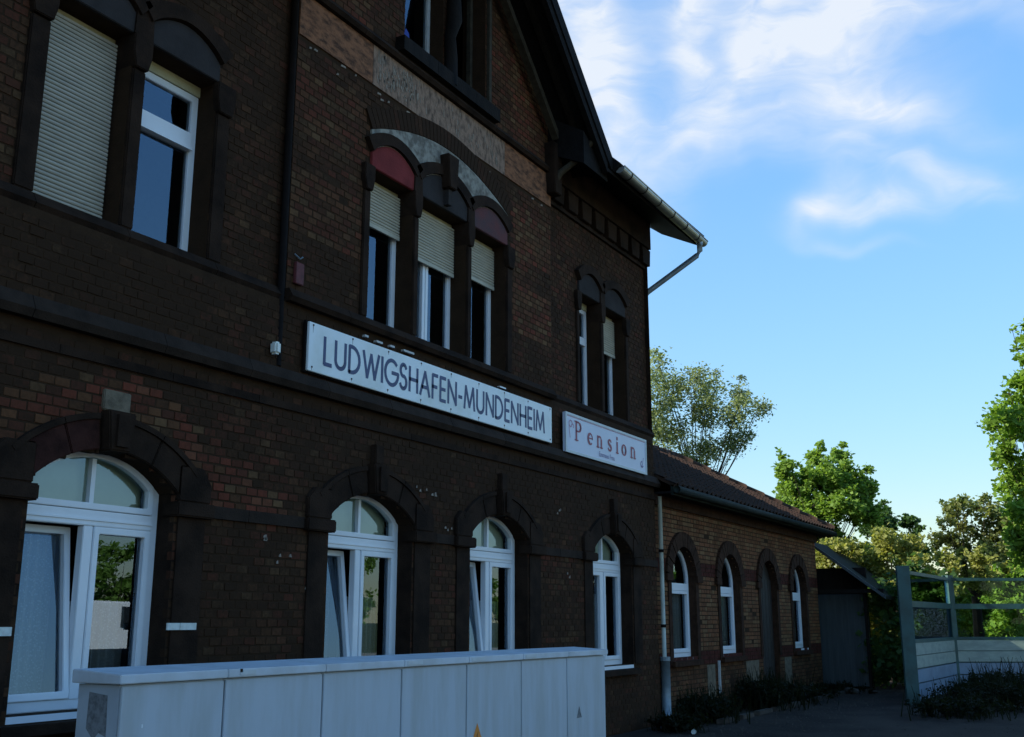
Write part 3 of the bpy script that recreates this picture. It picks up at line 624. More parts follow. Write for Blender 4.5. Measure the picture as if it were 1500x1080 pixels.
# rafters, barge boards and lookouts under the gable overhang
def rafter(y0, y1, drop, th, m, xe=13.6, xt=10.3, name='rafter'):
    for s in (1, -1):
        X = lambda x: x if s > 0 else 20.6 - x
        za, zb = ZE + (13.70 - xe) * K - drop, ZE + (13.70 - xt) * K - drop
        q = [(X(xe), y0, za - th), (X(xe), y1, za - th), (X(xt), y1, zb - th), (X(xt), y0, zb - th), (X(xe), y0, za), (X(xe), y1, za), (X(xt), y1, zb), (X(xt), y0, zb)]
        MB().hexa(q).build(name, m, st)
rafter(D - .20, D - .10, .28, .13, 'grey_wood', xe=12.95); rafter(YE + .02, YE + .10, .012, .16, 'soffit_wood', name='barge_board'); rafter(YE + .28, YE + .36, .012, .10, 'dark_wood')
pass
q = MB(); q.tube([(13.02, D - .02, 7.72), (13.04, D - .18, 7.95), (13.1, D - .42, 8.12), (13.25, YE + .12, 8.42)], [.055, .05, .05, .045], 8); q.build('curved_bracket', 'grey_wood', st, smooth=True)
MB().prism([(12.92, 7.62), (13.12, 7.62), (13.16, 8.4), (12.88, 8.4)], D - .16, D + .02).build('gable_corbel', 'soot_stone', st, bevel=.01)
# soffit boards of the right eave
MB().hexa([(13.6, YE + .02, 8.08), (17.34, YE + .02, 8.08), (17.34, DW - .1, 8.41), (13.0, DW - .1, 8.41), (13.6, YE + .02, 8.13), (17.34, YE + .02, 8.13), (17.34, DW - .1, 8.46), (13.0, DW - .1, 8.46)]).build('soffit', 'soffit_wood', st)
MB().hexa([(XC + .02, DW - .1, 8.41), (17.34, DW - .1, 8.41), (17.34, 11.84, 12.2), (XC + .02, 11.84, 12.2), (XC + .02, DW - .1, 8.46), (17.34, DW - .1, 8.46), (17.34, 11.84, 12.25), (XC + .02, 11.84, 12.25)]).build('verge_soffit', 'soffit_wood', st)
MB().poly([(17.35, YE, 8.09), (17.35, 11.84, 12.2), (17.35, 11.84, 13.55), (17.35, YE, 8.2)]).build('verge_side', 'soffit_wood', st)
MB().hexa([(13.0, YE + .12, 8.0), (13.8, YE + .12, 8.0), (13.8, DW, 8.3), (13.0, DW, 8.3), (13.0, YE + .12, 8.5), (13.8, YE + .12, 8.16), (13.8, DW, 8.7), (13.0, DW, 8.9)]).build('valley_block', 'soffit_wood', st)
# gutter (half round), brackets, downpipe
q = MB(); n = 10; gx0, gx1, gy, gz, gr = 13.82, 17.42, YE - .07, 8.20, .085; sl = -.016
for (xa_, xb_) in ((gx0, gx1),):
    za, zb = gz, gz + sl * (gx1 - gx0)
    for k in range(n):
        t0, t1 = math.pi + math.pi * k / n, math.pi + math.pi * (k + 1) / n
        p = lambda x, z, t, r_: (x, gy + r_ * math.cos(t), z + r_ * math.sin(t))
        q.poly([p(xa_, za, t0, gr), p(xb_, zb, t0, gr), p(xb_, zb, t1, gr), p(xa_, za, t1, gr)]); q.poly([p(xa_, za, t0, gr - .006), p(xb_, zb, t0, gr - .006), p(xb_, zb, t1, gr - .006), p(xa_, za, t1, gr - .006)])
    for x, z in ((xa_, za), (xb_, zb)): q.poly([(x, gy + gr * math.cos(math.pi + math.pi * k / n), z + gr * math.sin(math.pi + math.pi * k / n)) for k in range(n + 1)])
q.tube([(gx0, gy - gr, gz + .008), (gx1, gy - gr, gz + sl * (gx1 - gx0) + .008)], .012, 6)
gut = q.build('gutter', 'zinc', st, smooth=True)
for k in range(6):
    x = gx0 + .28 + k * .58; z = gz + sl * (x - gx0); q = MB(); N_ = 8
    for j in range(N_):
        t0, t1 = math.pi + math.pi * j / N_, math.pi + math.pi * (j + 1) / N_; r_ = gr + .006
        q.poly([(x, gy + r_ * math.cos(t0), z + r_ * math.sin(t0)), (x + .03, gy + r_ * math.cos(t0), z + r_ * math.sin(t0)), (x + .03, gy + r_ * math.cos(t1), z + r_ * math.sin(t1)), (x, gy + r_ * math.cos(t1), z + r_ * math.sin(t1))])
    q.box(x, x + .03, gy - gr, gy + .12, z + .0, z + .012); q.build('gutter_bracket', 'dark_metal', gut)
xd = 17.22
q = MB(); q.tube([(xd, gy, 8.07), (xd, gy, 7.93), (xd - .02, gy + .05, 7.84), (16.90, DW + .02, 7.22), (16.86, DW + .1, 7.12)], .05, 12); q.build('downpipe', 'zinc_blue', gut, smooth=True)
q = MB(); q.tube([(16.86, DW + .1, 7.12), (16.86, DW + .12, 5.6)], .045, 10); q.build('downpipe', 'dark_metal', gut, smooth=True)
q = MB(); q.tube([(xd, gy, 8.13), (xd, gy, 8.03)], [.07, .05], 12); q.build('outlet', 'zinc', gut, smooth=True)
# added dark tube standing in for the shaded return of the projecting bay
q = MB(); q.tube([(XB0 - .045, D + .02, 3.95), (XB0 - .045, D + .02, 9.0)], .036, 10); q.build('rain_pipe', 'dark_metal', st, smooth=True)
# ------------------------------------------------------------------ small things on the facade
q = MB(); q.box(7.36, 7.44, D - .09, D, 4.03, 4.15); w = q.build('wall_lamp', 'lamp_white', bevel=.02); tag(w, 'tiny white rounded fitting on the dark wall left of the long station sign', 'wall fitting')
q = MB(); q.box(7.64, 7.76, D - .04, D, 4.80, 5.02); tag(q.build('red_plate', 'red_plate', bevel=.006), 'small faded red plate on the upper wall above the left end of the station sign', 'plate')
q = MB(); q.tube([(7.64, D - .01, 5.10), (7.70, D - .03, 5.06), (7.76, D - .01, 5.10)], .008, 6); q.build('wall_hook', 'zinc_blue'); tag(bpy.data.objects['wall_hook'], 'small metal hook on the wall just above the faded red plate', 'hook')
q = MB(); q.box(6.33, 6.46, D - .035, D - .02, 1.53, 1.585).box(6.466, 6.64, D - .035, D - .02, 1.53, 1.585); tag(q.build('wall_plate', 'plate'), 'white two-piece strip on the wall right of the big arched window', 'strip')
q = MB(); q.box(4.55, 4.93, D - .035, D - .02, 1.50, 1.56); tag(q.build('wall_plate', 'plate'), 'white strip on the wall at the left edge, left of the big arched window', 'strip')
# lettering from strokes
def arcpts(cx, cy, rx, ry, a0, a1, n=14): return [(cx + rx * math.cos(R(a0 + (a1 - a0) * k / n)), cy + ry * math.sin(R(a0 + (a1 - a0) * k / n))) for k in range(n + 1)]
SANS = {'L': (.40, [[(0, 1), (0, 0), (.36, 0)]]), 'U': (.56, [[(0, 1), (0, .3)] + arcpts(.26, .3, .26, .3, 180, 360)[1:] + [(.52, 1)]]),
 'D': (.60, [[(0, 0), (0, 1), (.12, 1)] + arcpts(.12, .5, .44, .5, 90, -90)[1:] + [(0, 0)]]), 'W': (.92, [[(0, 1), (.23, 0), (.45, .94), (.67, 0), (.90, 1)]]), 'I': (.0, [[(0, 0), (0, 1)]]),
 'G': (.74, [arcpts(.40, .5, .40, .5, 45, 360, 26) + [(.42, .5)]]), 'S': (.42, [arcpts(.2, .755, .18, .245, 25, 255, 14) + arcpts(.2, .26, .2, .26, 75, -160, 14)]),
 'H': (.52, [[(0, 0), (0, 1)], [(.5, 0), (.5, 1)], [(0, .5), (.5, .5)]]), 'A': (.64, [[(0, 0), (.31, 1), (.62, 0)], [(.11, .34), (.51, .34)]]), 'F': (.36, [[(0, 0), (0, 1), (.34, 1)], [(0, .5), (.30, .5)]]),
 'E': (.38, [[(.36, 0), (0, 0), (0, 1), (.36, 1)], [(0, .5), (.33, .5)]]), 'N': (.58, [[(0, 0), (0, 1), (.56, 0), (.56, 1)]]), '-': (.24, [[(0, .42), (.22, .42)]]), 'M': (.78, [[(0, 0), (.1, 1), (.38, .1), (.66, 1), (.76, 0)]])}
def ribbon(mb, pts, w, f, y):
    P = [Vector(f(p)) for p in pts]
    for k in range(len(P) - 1):
        d = (P[k + 1] - P[k]); 
        if d.length < 1e-6: continue
        d.normalize(); n = Vector((-d.y, d.x)) * w / 2; a, b = P[k] - d * w * .25, P[k + 1] + d * w * .25
        yy = y - .0004 * (k % 2)
        mb.poly([(q.x, yy, q.y) for q in (a - n, b - n, b + n, a + n)])
def sans_text(txt, x0, x1, z0, h, w, y):
    gap = .19; tot = sum(SANS[c][0] for c in txt) + gap * (len(txt) - 1); sx = (x1 - x0) / tot; mb = MB(); x = x0
    for c in txt:
        for s in SANS[c][1]: ribbon(mb, s, w, lambda p: (x + p[0] * sx, z0 + p[1] * h), y)
        x += (SANS[c][0] + gap) * sx
    return mb
sg = thing('station_sign', 'long white enamel station name sign with dark blue capitals on the brick facade', 'sign', (10.38, D - .06, 4.2))
MB().box(7.83, 12.90, D - .075, D - .045, 3.965, 4.455).build('sign_board', 'enamel', sg, bevel=.004)
MB().box(7.81, 12.92, D - .044, D - .02, 3.95, 4.47).build('backing_frame', 'dark_metal', sg)
sans_text('LUDWIGSHAFEN-MUNDENHEIM', 8.07, 12.68, 4.075, .268, .042, D - .0765).build('lettering', 'sign_navy', sg)
q = MB()
for k in range(9):
    for z in (4.00, 4.42):
        x = 7.88 + k * .62; q.box(x, x + .016, D - .080, D - .074, z, z + .016)
o = q.build('screws', 'rust', sg)
q = MB(); rs = random.Random(8)
for k in range(9):
    for z in (4.00, 4.42):
        x = 7.888 + k * .62; L_ = rs.uniform(.015, .07); q.poly([(x - .004, D - .0752, z), (x + .004, D - .0752, z), (x + .001, D - .0752, z - min(L_, z - 3.968)), (x - .002, D - .0752, z - min(L_, z - 3.968))])
o = q.build('rust_runs', 'mat_rust_run' if False else 'rust', sg)
for x, z, w_ in ((8.75, 4.515, .06), (8.95, 4.50, .11), (9.2, 4.505, .08), (9.45, 4.51, .2), (11.55, 4.49, .15)):
    MB().box(x, x + w_, D - .045, D - .005, z, z + .022).build('hanging_clip', 'pvc' if x > 11 else 'old_white', sg)
MB().box(11.5, 11.75, D - .06, D - .003, 4.475, 4.487).build('bracket', 'dark_metal', sg)
ps = thing('pension_sign', 'smaller pale sign with red serif word Pension beside the long station sign', 'sign', (14.75, D - .06, 4.2))
MB().box(13.28, 16.16, D - .09, D - .045, 3.905, 4.465).build('sign_board', 'sign_white', ps, bevel=.004)
q = MB(); q.ring(rect(13.275, 16.165, 3.90, 4.47), rect(13.315, 16.125, 3.935, 4.435), D - .098, D - .088); q.build('border', 'enamel_border', ps)
q = MB(); q.box(13.33, 16.11, D - .0925, D - .0915, 4.418, 4.428); q.build('border_line', 'sign_rose', ps)
def srf(mb, x, z, h, sx, kind, y):
    T, t = .052, .018
    f = lambda p: (x + p[0] * sx, z + p[1] * h)
    def st_(px, z0, z1): ribbon(mb, [(px, z0), (px, z1)], T, f, y)
    def sf(px, pz, w=.17): ribbon(mb, [(px - w, pz), (px + w, pz)], t, f, y - .001)
    if kind == 'P': st_(.12, 0, 1); sf(.12, .01); sf(.05, .99, .1); ribbon(mb, [(.12, .985), (.3, .985)] + arcpts(.3, .74, .25, .245, 90, -90) + [(.12, .5)], .026, f, y); ribbon(mb, arcpts(.3, .74, .25, .23, 50, -50, 8), .045, f, y - .0008)
    if kind == 'e': ribbon(mb, arcpts(.28, .31, .22, .29, 0, 310, 18), .026, f, y); ribbon(mb, arcpts(.28, .31, .22, .27, 120, 250, 8), .048, f, y - .0008); ribbon(mb, [(.06, .34), (.5, .34)], t, f, y)
    if kind == 'n': st_(.12, 0, .6); sf(.12, .01, .14); ribbon(mb, [(.12, .45)] + arcpts(.3, .42, .18, .18, 160, 0, 8) + [(.48, 0)], .03, f, y); ribbon(mb, [(.48, .42), (.48, 0)], T, f, y - .0008); sf(.48, .01, .14)
    if kind == 's': ribbon(mb, arcpts(.26, .46, .16, .14, 20, 250, 10) + arcpts(.26, .17, .18, .16, 70, -160, 10), .034, f, y); ribbon(mb, [(.14, .42), (.38, .22)], .046, f, y - .0008)
    if kind == 'i': st_(.12, 0, .6); sf(.12, .01, .14); ribbon(mb, [(.12, .78), (.12, .88)], .05, f, y)
    if kind == 'o': ribbon(mb, arcpts(.28, .30, .23, .29, 0, 360, 20), .026, f, y); ribbon(mb, arcpts(.28, .30, .21, .26, 130, 230, 8), .05, f, y - .0008); ribbon(mb, arcpts(.28, .30, .21, .26, 50, -50, 8), .05, f, y - .0008)
q = MB(); yy = D - .0935
for c, x in zip('Pension', (13.58, 13.98, 14.29, 14.66, 14.98, 15.18, 15.52)):
    q = MB(); srf(q, x, 4.105, .27, .33, c, yy); q.build('letter', 'sign_red', ps)
def flat_text(s, x, z, size, m, parent, y, sx=1, name='lettering'):
    cu = bpy.data.curves.new(name, 'FONT'); cu.body = s; cu.size = size; cu.resolution_u = 3; ob = bpy.data.objects.new('tmp', cu); col.objects.link(ob); bpy.context.view_layer.update()
    dg = bpy.context.evaluated_depsgraph_get(); me = bpy.data.meshes.new_from_object(ob.evaluated_get(dg)); bpy.data.objects.remove(ob); off = Vector(parent['_o'])
    for v in me.vertices: v.co = Vector((x + v.co.x * sx, y, z + v.co.y)) - off
    me.materials.clear(); me.materials.append(M[m]); o = bpy.data.objects.new(name, me); col.objects.link(o); o.parent = parent; o['_o'] = tuple(off); return o
flat_text('Emmaus Frau', 14.36, 3.975, .105, 'sign_violet', ps, D - .0935, .98)
q = MB(); I = lambda p: p
ribbon(q, arcpts(13.44, 4.32, .05, .045, 0, 280, 12), .018, I, yy); ribbon(q, [(13.39, 4.33), (13.40, 4.20), (13.42, 4.12)], .014, I, yy); ribbon(q, arcpts(13.50, 4.29, .035, .03, -40, 200, 8), .018, I, yy)
q.build('flourish', 'sign_rose', ps)
q = MB(); ribbon(q, arcpts(15.97, 4.05, .05, .045, 90, 330, 10), .022, I, yy); ribbon(q, [(16.03, 4.16), (16.01, 4.08), (15.95, 4.0)], .013, I, yy); q.build('flourish', 'sign_violet', ps)
# ------------------------------------------------------------------ annex
an = thing('annex_building', 'low brown brick annex with narrow arched windows and tiled roof right of the station', 'building', (21.8, AY, 0))
aw = wall_sheet(rect(XC + .005, AX1, 0, 3.68), [arch(a, b, A0 if i != 2 else .25, AS, AR) for i, (a, b) in enumerate(AW)], AY + JR, .34, 'wall', 'mortar', an)
mb = MB(); mb.poly([(AX1, AY, 0), (AX1, 12.4, 0), (AX1, 12.4, 3.7), (AX1, AY, 3.7)]); mb.poly([(XC + .1, 12.4, 0), (AX1, 12.4, 0), (AX1, 12.4, 3.7), (XC + .1, 12.4, 3.7)]); mb.poly([(XC + .1, AY + .2, 3.7), (AX1, AY + .2, 3.7), (AX1, 12.4, 3.7), (XC + .1, 12.4, 3.7)]); mb.build('outer_wall', 'soot_stone', an)
main_slots = slots; slots = []
def bl_an(z):
    r = []
    for i, (a, b) in enumerate(AW):
        c = (a + b) / 2; zb = A0 if i != 2 else .25
        if zb < z < AS + AR:
            h = arch_hw(z, a, b, AS, AR)
            if h: r.append((c - h, c + h))
    return r
lay(AY, aw, XC + .01, AX1, .02, 3.66, bl_an, header=False)
mb = MB()
for s in slots:
    x0, x1, z0, z1 = s[:4]; red = (2.36 < z0 < 2.55) or (.84 < z0 < 1.04)
    if red: continue
    mb.tc = (random.choice((.08, .3, .2, .9, .95, .35)), .85 + random.gauss(0, .05) - (.45 if z0 < .8 else 0) , random.random(), 1); y = AY + random.gauss(0, .002); k = len(mb.v); b = .004
    mb.v += [(x0 + b, y, z0 + b), (x1 - b, y, z0 + b), (x1 - b, y, z1 - b), (x0 + b, y, z1 - b), (x0, y + .015, z0), (x1, y + .015, z0), (x1, y + .015, z1), (x0, y + .015, z1)]
    mb.f.append((k, k + 1, k + 2, k + 3)); mb.t.append(mb.tc)
    for q in range(4): mb.f.append((k + 4 + q, k + 4 + (q + 1) % 4, k + (q + 1) % 4, k + q)); mb.t.append(mb.tc)
o = mb.build('brickwork', 'annex_brick', aw); o['kind'] = 'stuff'; o.color = (0, 0, 0, 1)
mb = MB()
for s in slots:
    if (2.36 < s[2] < 2.55) or (.84 < s[2] < 1.04): mb.box(s[0] + .002, s[1] - .002, AY - .004 + random.gauss(0, .002), AY + .013, s[2] + .001, s[3] - .001)
o = mb.build('red_band', 'band_red', aw); o['kind'] = 'stuff'
for i, (a, b) in enumerate(AW):
    c = (a + b) / 2; y = AY + .12; wd = (b - a) / 2; rad = (wd * wd + AR * AR) / (2 * AR); cz = AS + AR - rad; al = math.asin(min(1, wd / rad))
    q = MB(); n = 17
    for k in range(n):
        t0, t1 = -al + 2 * al * k / n + .008, -al + 2 * al * (k + 1) / n - .008; r0, r1 = rad - .005, rad + .25; d = random.uniform(-.006, .006)
        q.prism([(c + r0 * math.sin(t0), cz + r0 * math.cos(t0)), (c + r0 * math.sin(t1), cz + r0 * math.cos(t1)), (c + r1 * math.sin(t1), cz + r1 * math.cos(t1)), (c + r1 * math.sin(t0), cz + r1 * math.cos(t0))], AY - .05 + d, AY + .10)
    o = q.build('brick_arch', 'brick_arch', an); o['kind'] = 'stuff'
    for sx in (-1, 1):
        e = a if sx < 0 else b; MB().box(min(e, e + sx * .27) + .002, max(e, e + sx * .27), AY - .06, AY + .08, AS - .10, AS + .02).build('impost_block', 'brick_arch', an)
        MB().box(min(e, e + sx * .14) + .002 * (sx > 0), max(e, e + sx * .14) - .002 * (sx < 0), AY - .02, AY + .02, A0 - .1, AS - .102).build('jamb_pilaster', 'brick_arch', an)
        rx = e - sx * .001; MB().box(min(rx, rx + sx * .02), max(rx, rx + sx * .02), AY + .021, y - .001, A0 if i != 2 else .25, AS).build('reveal', 'brick_arch', an)
    if i == 2:
        d = MB().prism(arch(a, b, .25, AS, AR), y, y + .05).build('door', 'door_wood', an); d['label'] = 'dark wooden arched door'
        for k in range(5): MB().box(a + .05 + k * .22, a + .05 + k * .22 + .20, y - .015, y - .002, .35, AS + .1).build('plank', 'door_wood', d)
        MB().box(a - .1, b + .1, AY - .4, AY - .06, .0, .16).build('door_step', 'kerb', an)
        continue
    w = frame_win(an, arch(a, b, A0, AS, AR), arch(a, b, A0, AS, AR, inset=.07), y, y + .06, name='window', bevel=.005)
    w['label'] = {0: 'narrow arched white window nearest the downpipe', 1: 'narrow arched white window left of the dark door', 3: 'narrow arched white window at the far end'}[i]
    MB().box(a + .06, b - .06, y - .01, y + .055, 2.12, 2.24).build('transom', 'pvc', w)
    frame_win(w, rect(a + .075, b - .075, A0 + .075, 2.115), rect(a + .13, b - .13, A0 + .14, 2.06), y - .015, y + .045, name='sash', bevel=.004)
    pane(w, rect(a + .12, b - .12, A0 + .13, 2.07), y + .03); pane(w, arch(a + .065, b - .065, 2.24, AS, AR - .06), y + .03)
    curtain(w, a + .08, b - .08, A0 + .08, 2.1, y + .14)
    MB().box(a, b, AY, y - .002, A0 - .04, A0 - .002).build('window_sill', 'pvc', w)
    MB().box(a - .1, b + .1, AY - .08, AY + .01, A0 - .14, A0 - .05).build('stone_sill', 'brick_arch', an, bevel=.006)
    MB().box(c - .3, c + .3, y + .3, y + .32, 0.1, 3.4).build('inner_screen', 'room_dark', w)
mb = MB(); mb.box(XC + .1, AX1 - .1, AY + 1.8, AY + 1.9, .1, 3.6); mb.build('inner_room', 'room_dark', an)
for a, b in ((18.95, 19.35), (21.15, 21.95), (23.8, 24.3)): MB().box(a, b, AY - .012, AY + .0, .16, .84).build('worn_plinth', 'pale_stone', an)
MB().box(19.50, 19.53, AY - .05, AY - .01, .1, .9).build('corner_strip', 'old_white', an)
# annex eave and roof
EY, EZ, RY, RZ = AY - .36, 3.72, 9.5, 5.42; ex0, ex1 = XC + .02, AX1 + .35
MB().box(ex0, ex1, EY, EY + .05, EZ - .10, EZ + .07).build('fascia', 'gutter_green', an); MB().box(ex0, ex1, EY + .052, AY + .02, EZ - .07, EZ - .03).build('soffit', 'soffit_wood', an)
MB().box(ex0, AX1 + .03, AY - .05, AY + .02, EZ - .24, EZ - .072).build('eave_course', 'brick_arch', an)
q = MB(); q.tube([(ex0, EY - .06, EZ - .01), (ex1, EY - .06, EZ - .03)], 0.062, 10); q.build('gutter', 'gutter_green', an, smooth=True)
slab([(ex0, EY, EZ + .03), (ex1, EY, EZ + .03), (ex1 - 2.9, RY, RZ - .03), (ex0, RY, RZ - .03)], 0, 'roof', 'roof_tile', an, .05)
MB().hexa([(ex1, EY, EZ), (ex1, 12.6, EZ), (ex1 - 2.9, RY, RZ - .05), (ex1 - 2.92, RY, RZ - .05), (ex1, EY, EZ + .06), (ex1, 12.6, EZ + .06), (ex1 - 2.9, RY, RZ), (ex1 - 2.92, RY, RZ)]).build('hip_roof', 'roof_tile', an)
slab([(ex0, 12.6, EZ + .03), (ex1, 12.6, EZ + .03), (ex1 - 2.9, RY, RZ - .03), (ex0, RY, RZ - .03)], 0, 'rear_roof', 'roof_tile', an, .05)
q = MB(); nr, ncol = 15, 46; tl = math.hypot(RY - EY, RZ - EZ) / nr; sy, sz = (RY - EY) / (tl * nr), (RZ - EZ) / (tl * nr)
for r_ in range(nr):
    xend = ex1 - 2.9 * r_ / nr
    k = 0; x = ex0
    while x + .235 < xend:
        w_ = .235; d0 = r_ * tl - .02; d1 = (r_ + 1) * tl; lift0, lift1 = .075 + random.uniform(-.006, .006), .05; pts = []
        for j in range(5):
            u = j / 4; hgt = .035 * math.sin(u * 2 * math.pi) ; pts.append((x + u * w_, hgt))
        for j in range(4):
            (xa_, ha), (xb_, hb) = pts[j], pts[j + 1]
            P = lambda X, d, h: (X, EY + sy * d - sz * h, EZ + .03 + sz * d + sy * h)
            q.poly([P(xa_, d0, ha + lift0), P(xb_, d0, hb + lift0), P(xb_, d1, hb + lift1), P(xa_, d1, ha + lift1)]); q.poly([P(xa_, d0, ha + lift0 - .022), P(xb_, d0, hb + lift0 - .022), P(xb_, d0, hb + lift0), P(xa_, d0, ha + lift0)])
        x += .235
o = q.build('roof_tiles', 'roof_tile', an, smooth=False); o['kind'] = 'stuff'
x = ex0
while x < ex1 - 3.0:
    q = MB(); q.tube([(x, RY, RZ + .05), (x + .40, RY, RZ + .065 + random.uniform(0, .01))], [.10, .12], 8); q.build('ridge_tile', 'roof_tile', an, smooth=True); x += .39
for k in range(9):
    t = k / 9; t2 = (k + 1.05) / 9; P = lambda t: (ex1 - 2.9 * t, EY + (RY - EY) * t, EZ + .09 + (RZ - EZ) * t); q = MB(); q.tube([P(t), P(t2)], [.12, .10], 8); q.build('ridge_tile', 'roof_tile', an, smooth=True)
# pipe between station and annex
dp = thing('downpipe', 'pale vertical rain pipe in the corner between station and annex with thick lower part', 'pipe', (16.78, AY - .07, 0))
q = MB(); q.tube([(16.80, AY - .07, 3.62), (16.80, AY - .07, .98)], .035, 10); q.build('upper_pipe', 'pale_pipe', dp, smooth=True)
q = MB(); q.tube([(16.80, AY - .08, 1.0), (16.80, AY - .08, .0)], .075, 12); q.build('standpipe', 'zinc_blue', dp, smooth=True)
q = MB(); q.tube([(16.80, AY - .08, 1.04), (16.80, AY - .08, .98)], .085, 12); q.build('collar', 'zinc_blue', dp)
for z in (2.7, 1.5): 
    q = MB(); q.tube([(16.80, AY - .07, z), (16.80, AY - .07, z + .05)], .046, 10); q.build('pipe_clamp', 'dark_metal', dp)
# ------------------------------------------------------------------ utility cabinets
CX = [4.28, 5.07, 6.00, 6.92, 7.84, 8.76, 9.66, 10.53]; CY = 4.93; CT = 1.262; LT = 1.325; CD = .34
clab = ['leftmost grey utility cabinet with a faded poster patch on its side', 'grey utility cabinet second from the left end of the row below the white wall strip',
 'grey utility cabinet third from the left end of the row', 'grey utility cabinet in the middle of the row below the second arched window', 'grey utility cabinet with an orange warning triangle on its door',
 'streaky grey utility cabinet second from the right end of the row', 'rightmost grey utility cabinet with a small dark triangle mark on its door']
for i in range(7):
    a, b = CX[i], CX[i + 1]; c = thing('utility_cabinet', clab[i], 'cabinet', ((a + b) / 2, CY + CD / 2, 0), 'grey utility cabinets standing in a row')
    MB().box(a + .004, b - .004, CY + .012, CY + CD, .10, CT - .006).build('body', 'cabinet_side', c)
    MB().box(a - .0, b - .0, CY - .0 + .02, CY + CD + .01, 0, .098).build('plinth', 'kerb', c)
    d = MB().box(a + .007, b - .007, CY - .006, CY + .010, .14, CT - .014).build('door', 'cabinet_paint', c, bevel=.004)
    lid = MB().hexa([(a + .001 - (.03 if i == 0 else 0), CY - .03, CT), (b - .001 + (.03 if i == 6 else 0), CY - .03, CT), (b - .001 + (.03 if i == 6 else 0), CY + CD + .03, CT), (a + .001 - (.03 if i == 0 else 0), CY + CD + .03, CT), (a + .001 - (.03 if i == 0 else 0), CY - .03, LT - .012), (b - .001 + (.03 if i == 6 else 0), CY - .03, LT - .012), (b - .001 + (.03 if i == 6 else 0), CY + CD + .03, LT + .012), (a + .001 - (.03 if i == 0 else 0), CY + CD + .03, LT + .012)]).build('lid', 'cabinet_lid', c, bevel=.005)
    if i in (1, 3, 4, 5): MB().box(a + (.02, .3, 0, -.0)[0] + (.02 if i != 1 else .08), a + .24, CY - .034, CY - .0305, CT + .014, CT + .042).build('label_strip', 'enamel_border', lid)
    if i == 1: MB().box(a + .10, a + .12, CY - .034, CY - .031, CT + .03, CT + .05).build('screw', 'rust', lid)
    if i == 0:
        MB().prism([(0, 0)], 0, 0) if False else None
        q = MB(); P = [(CY + .10, 1.20), (CY + .25, 1.215), (CY + .255, 1.02), (CY + .19, .96), (CY + .15, 1.0), (CY + .09, .98)]; q.poly([(a + .002, y, z) for y, z in P]); q.build('poster_remnant', 'poster_rest', c)
        q = MB(); q.box(a + .16, a + .17, CY - .008, CY - .0065, 1.02, 1.04); q.build('scratch', 'pvc', d)
    if i == 4:
        q = MB(); q.prism([(7.90, .58), (8.12, .58), (8.01, .775)], CY - .0075, CY - .0062); q.build('warning_triangle', 'sticker_orange', d)
        q = MB(); q.prism([(7.995, .62), (8.03, .66), (8.01, .67), (8.025, .71), (8.0, .675), (8.012, .66)], CY - .0085, CY - .0078); q.build('lightning_mark', 'sticker_black', d)
    if i == 6:
        q = MB(); q.prism([(9.86, .68), (9.97, .68), (9.915, .79)], CY - .0075, CY - .0062); q.build('triangle_mark', 'poster_rest', d)
        q = MB(); q.prism([(9.905, .5), (9.925, .5), (9.925, .66), (9.905, .66)], CY - .0075, CY - .0062); q.build('triangle_mark', 'cabinet_side', d)
# ------------------------------------------------------------------ ground
def ground_sheet(name, x0, x1, y0, y1, z, m):
    o = MB().poly([(x0, y0, z), (x1, y0, z), (x1, y1, z), (x0, y1, z)]).build(name, m); o['kind'] = 'structure'; return o
ground_sheet('ground', -400, 900, -500, 700, -.012, 'grass_ground')
ground_sheet('pavement', -30, 40, -9, 6.86, 0, 'asphalt'); ground_sheet('yard', -60, 80, -21, -9, 0, 'pale_ground'); ground_sheet('earth_strip', 17.0, 27.5, 6.15, 6.86, .004, 'earth')
random.seed(31)
for k in range(9):
    x = 17.3 + k * .95 + random.uniform(-.05, .05); w_ = random.uniform(.55, .85)
    q = MB(); q.box(x, x + w_, 6.02, 6.14, 0, .07 + random.uniform(0, .02)); tag(q.build('kerb_stone', 'kerb', bevel=.01), 'worn kerb stone edging the strip before the annex, %s counted from the rain pipe' % ['first', 'second', 'third', 'fourth', 'fifth', 'sixth', 'seventh', 'eighth', 'ninth'][k], 'kerb stone', 'kerb stones before the annex')
q = MB(); q.tube([(13.1, 6.2, .0), (13.1, 6.2, .03)], .02, 6)
bot = MB(); bot.tube([(15.6, 5.9, .03), (15.72, 5.93, .03), (15.76, 5.94, .03)], [.035, .035, .014], 10); tag(bot.build('bottle', 'plate'), 'small pale crumpled bottle lying on the ground before the station corner', 'litter')
for (x, y, r_) in ((25.9, 6.0, .16), (26.3, 5.6, .11)):
    bm = bmesh.new(); bmesh.ops.create_icosphere(bm, subdivisions=2, radius=r_)
    for v in bm.verts: v.co *= 1 + random.uniform(-.2, .2); v.co.z *= .55
    me = bpy.data.meshes.new('rubble_stone'); bm.to_mesh(me); bm.free(); me.materials.append(M['kerb']); o = bpy.data.objects.new('rubble_stone', me); col.objects.link(o); o.location = (x, y, r_ * .35)
    tag(o, 'larger pale rubble stone lying before the shed' if r_ > .15 else 'smaller pale rubble stone lying before the shed', 'stone')
mb = MB(); gr_ = random.Random(4)
for k in range(2600):
    x = gr_.uniform(11, 28); y = min(gr_.choice([gr_.gauss(5.6, .5), gr_.uniform(.8, 6)]), 6.0); q = gr_.uniform(.006, .022); a_ = gr_.uniform(0, 6.28)
    P = [(x + q * math.cos(a_ + t), y + q * math.sin(a_ + t), .002) for t in (0, 2.1, 4.2)]; top = (x + q * .2, y, q * gr_.uniform(.6, 1.1))
    for i in range(3): mb.poly([P[i], P[(i + 1) % 3], top])
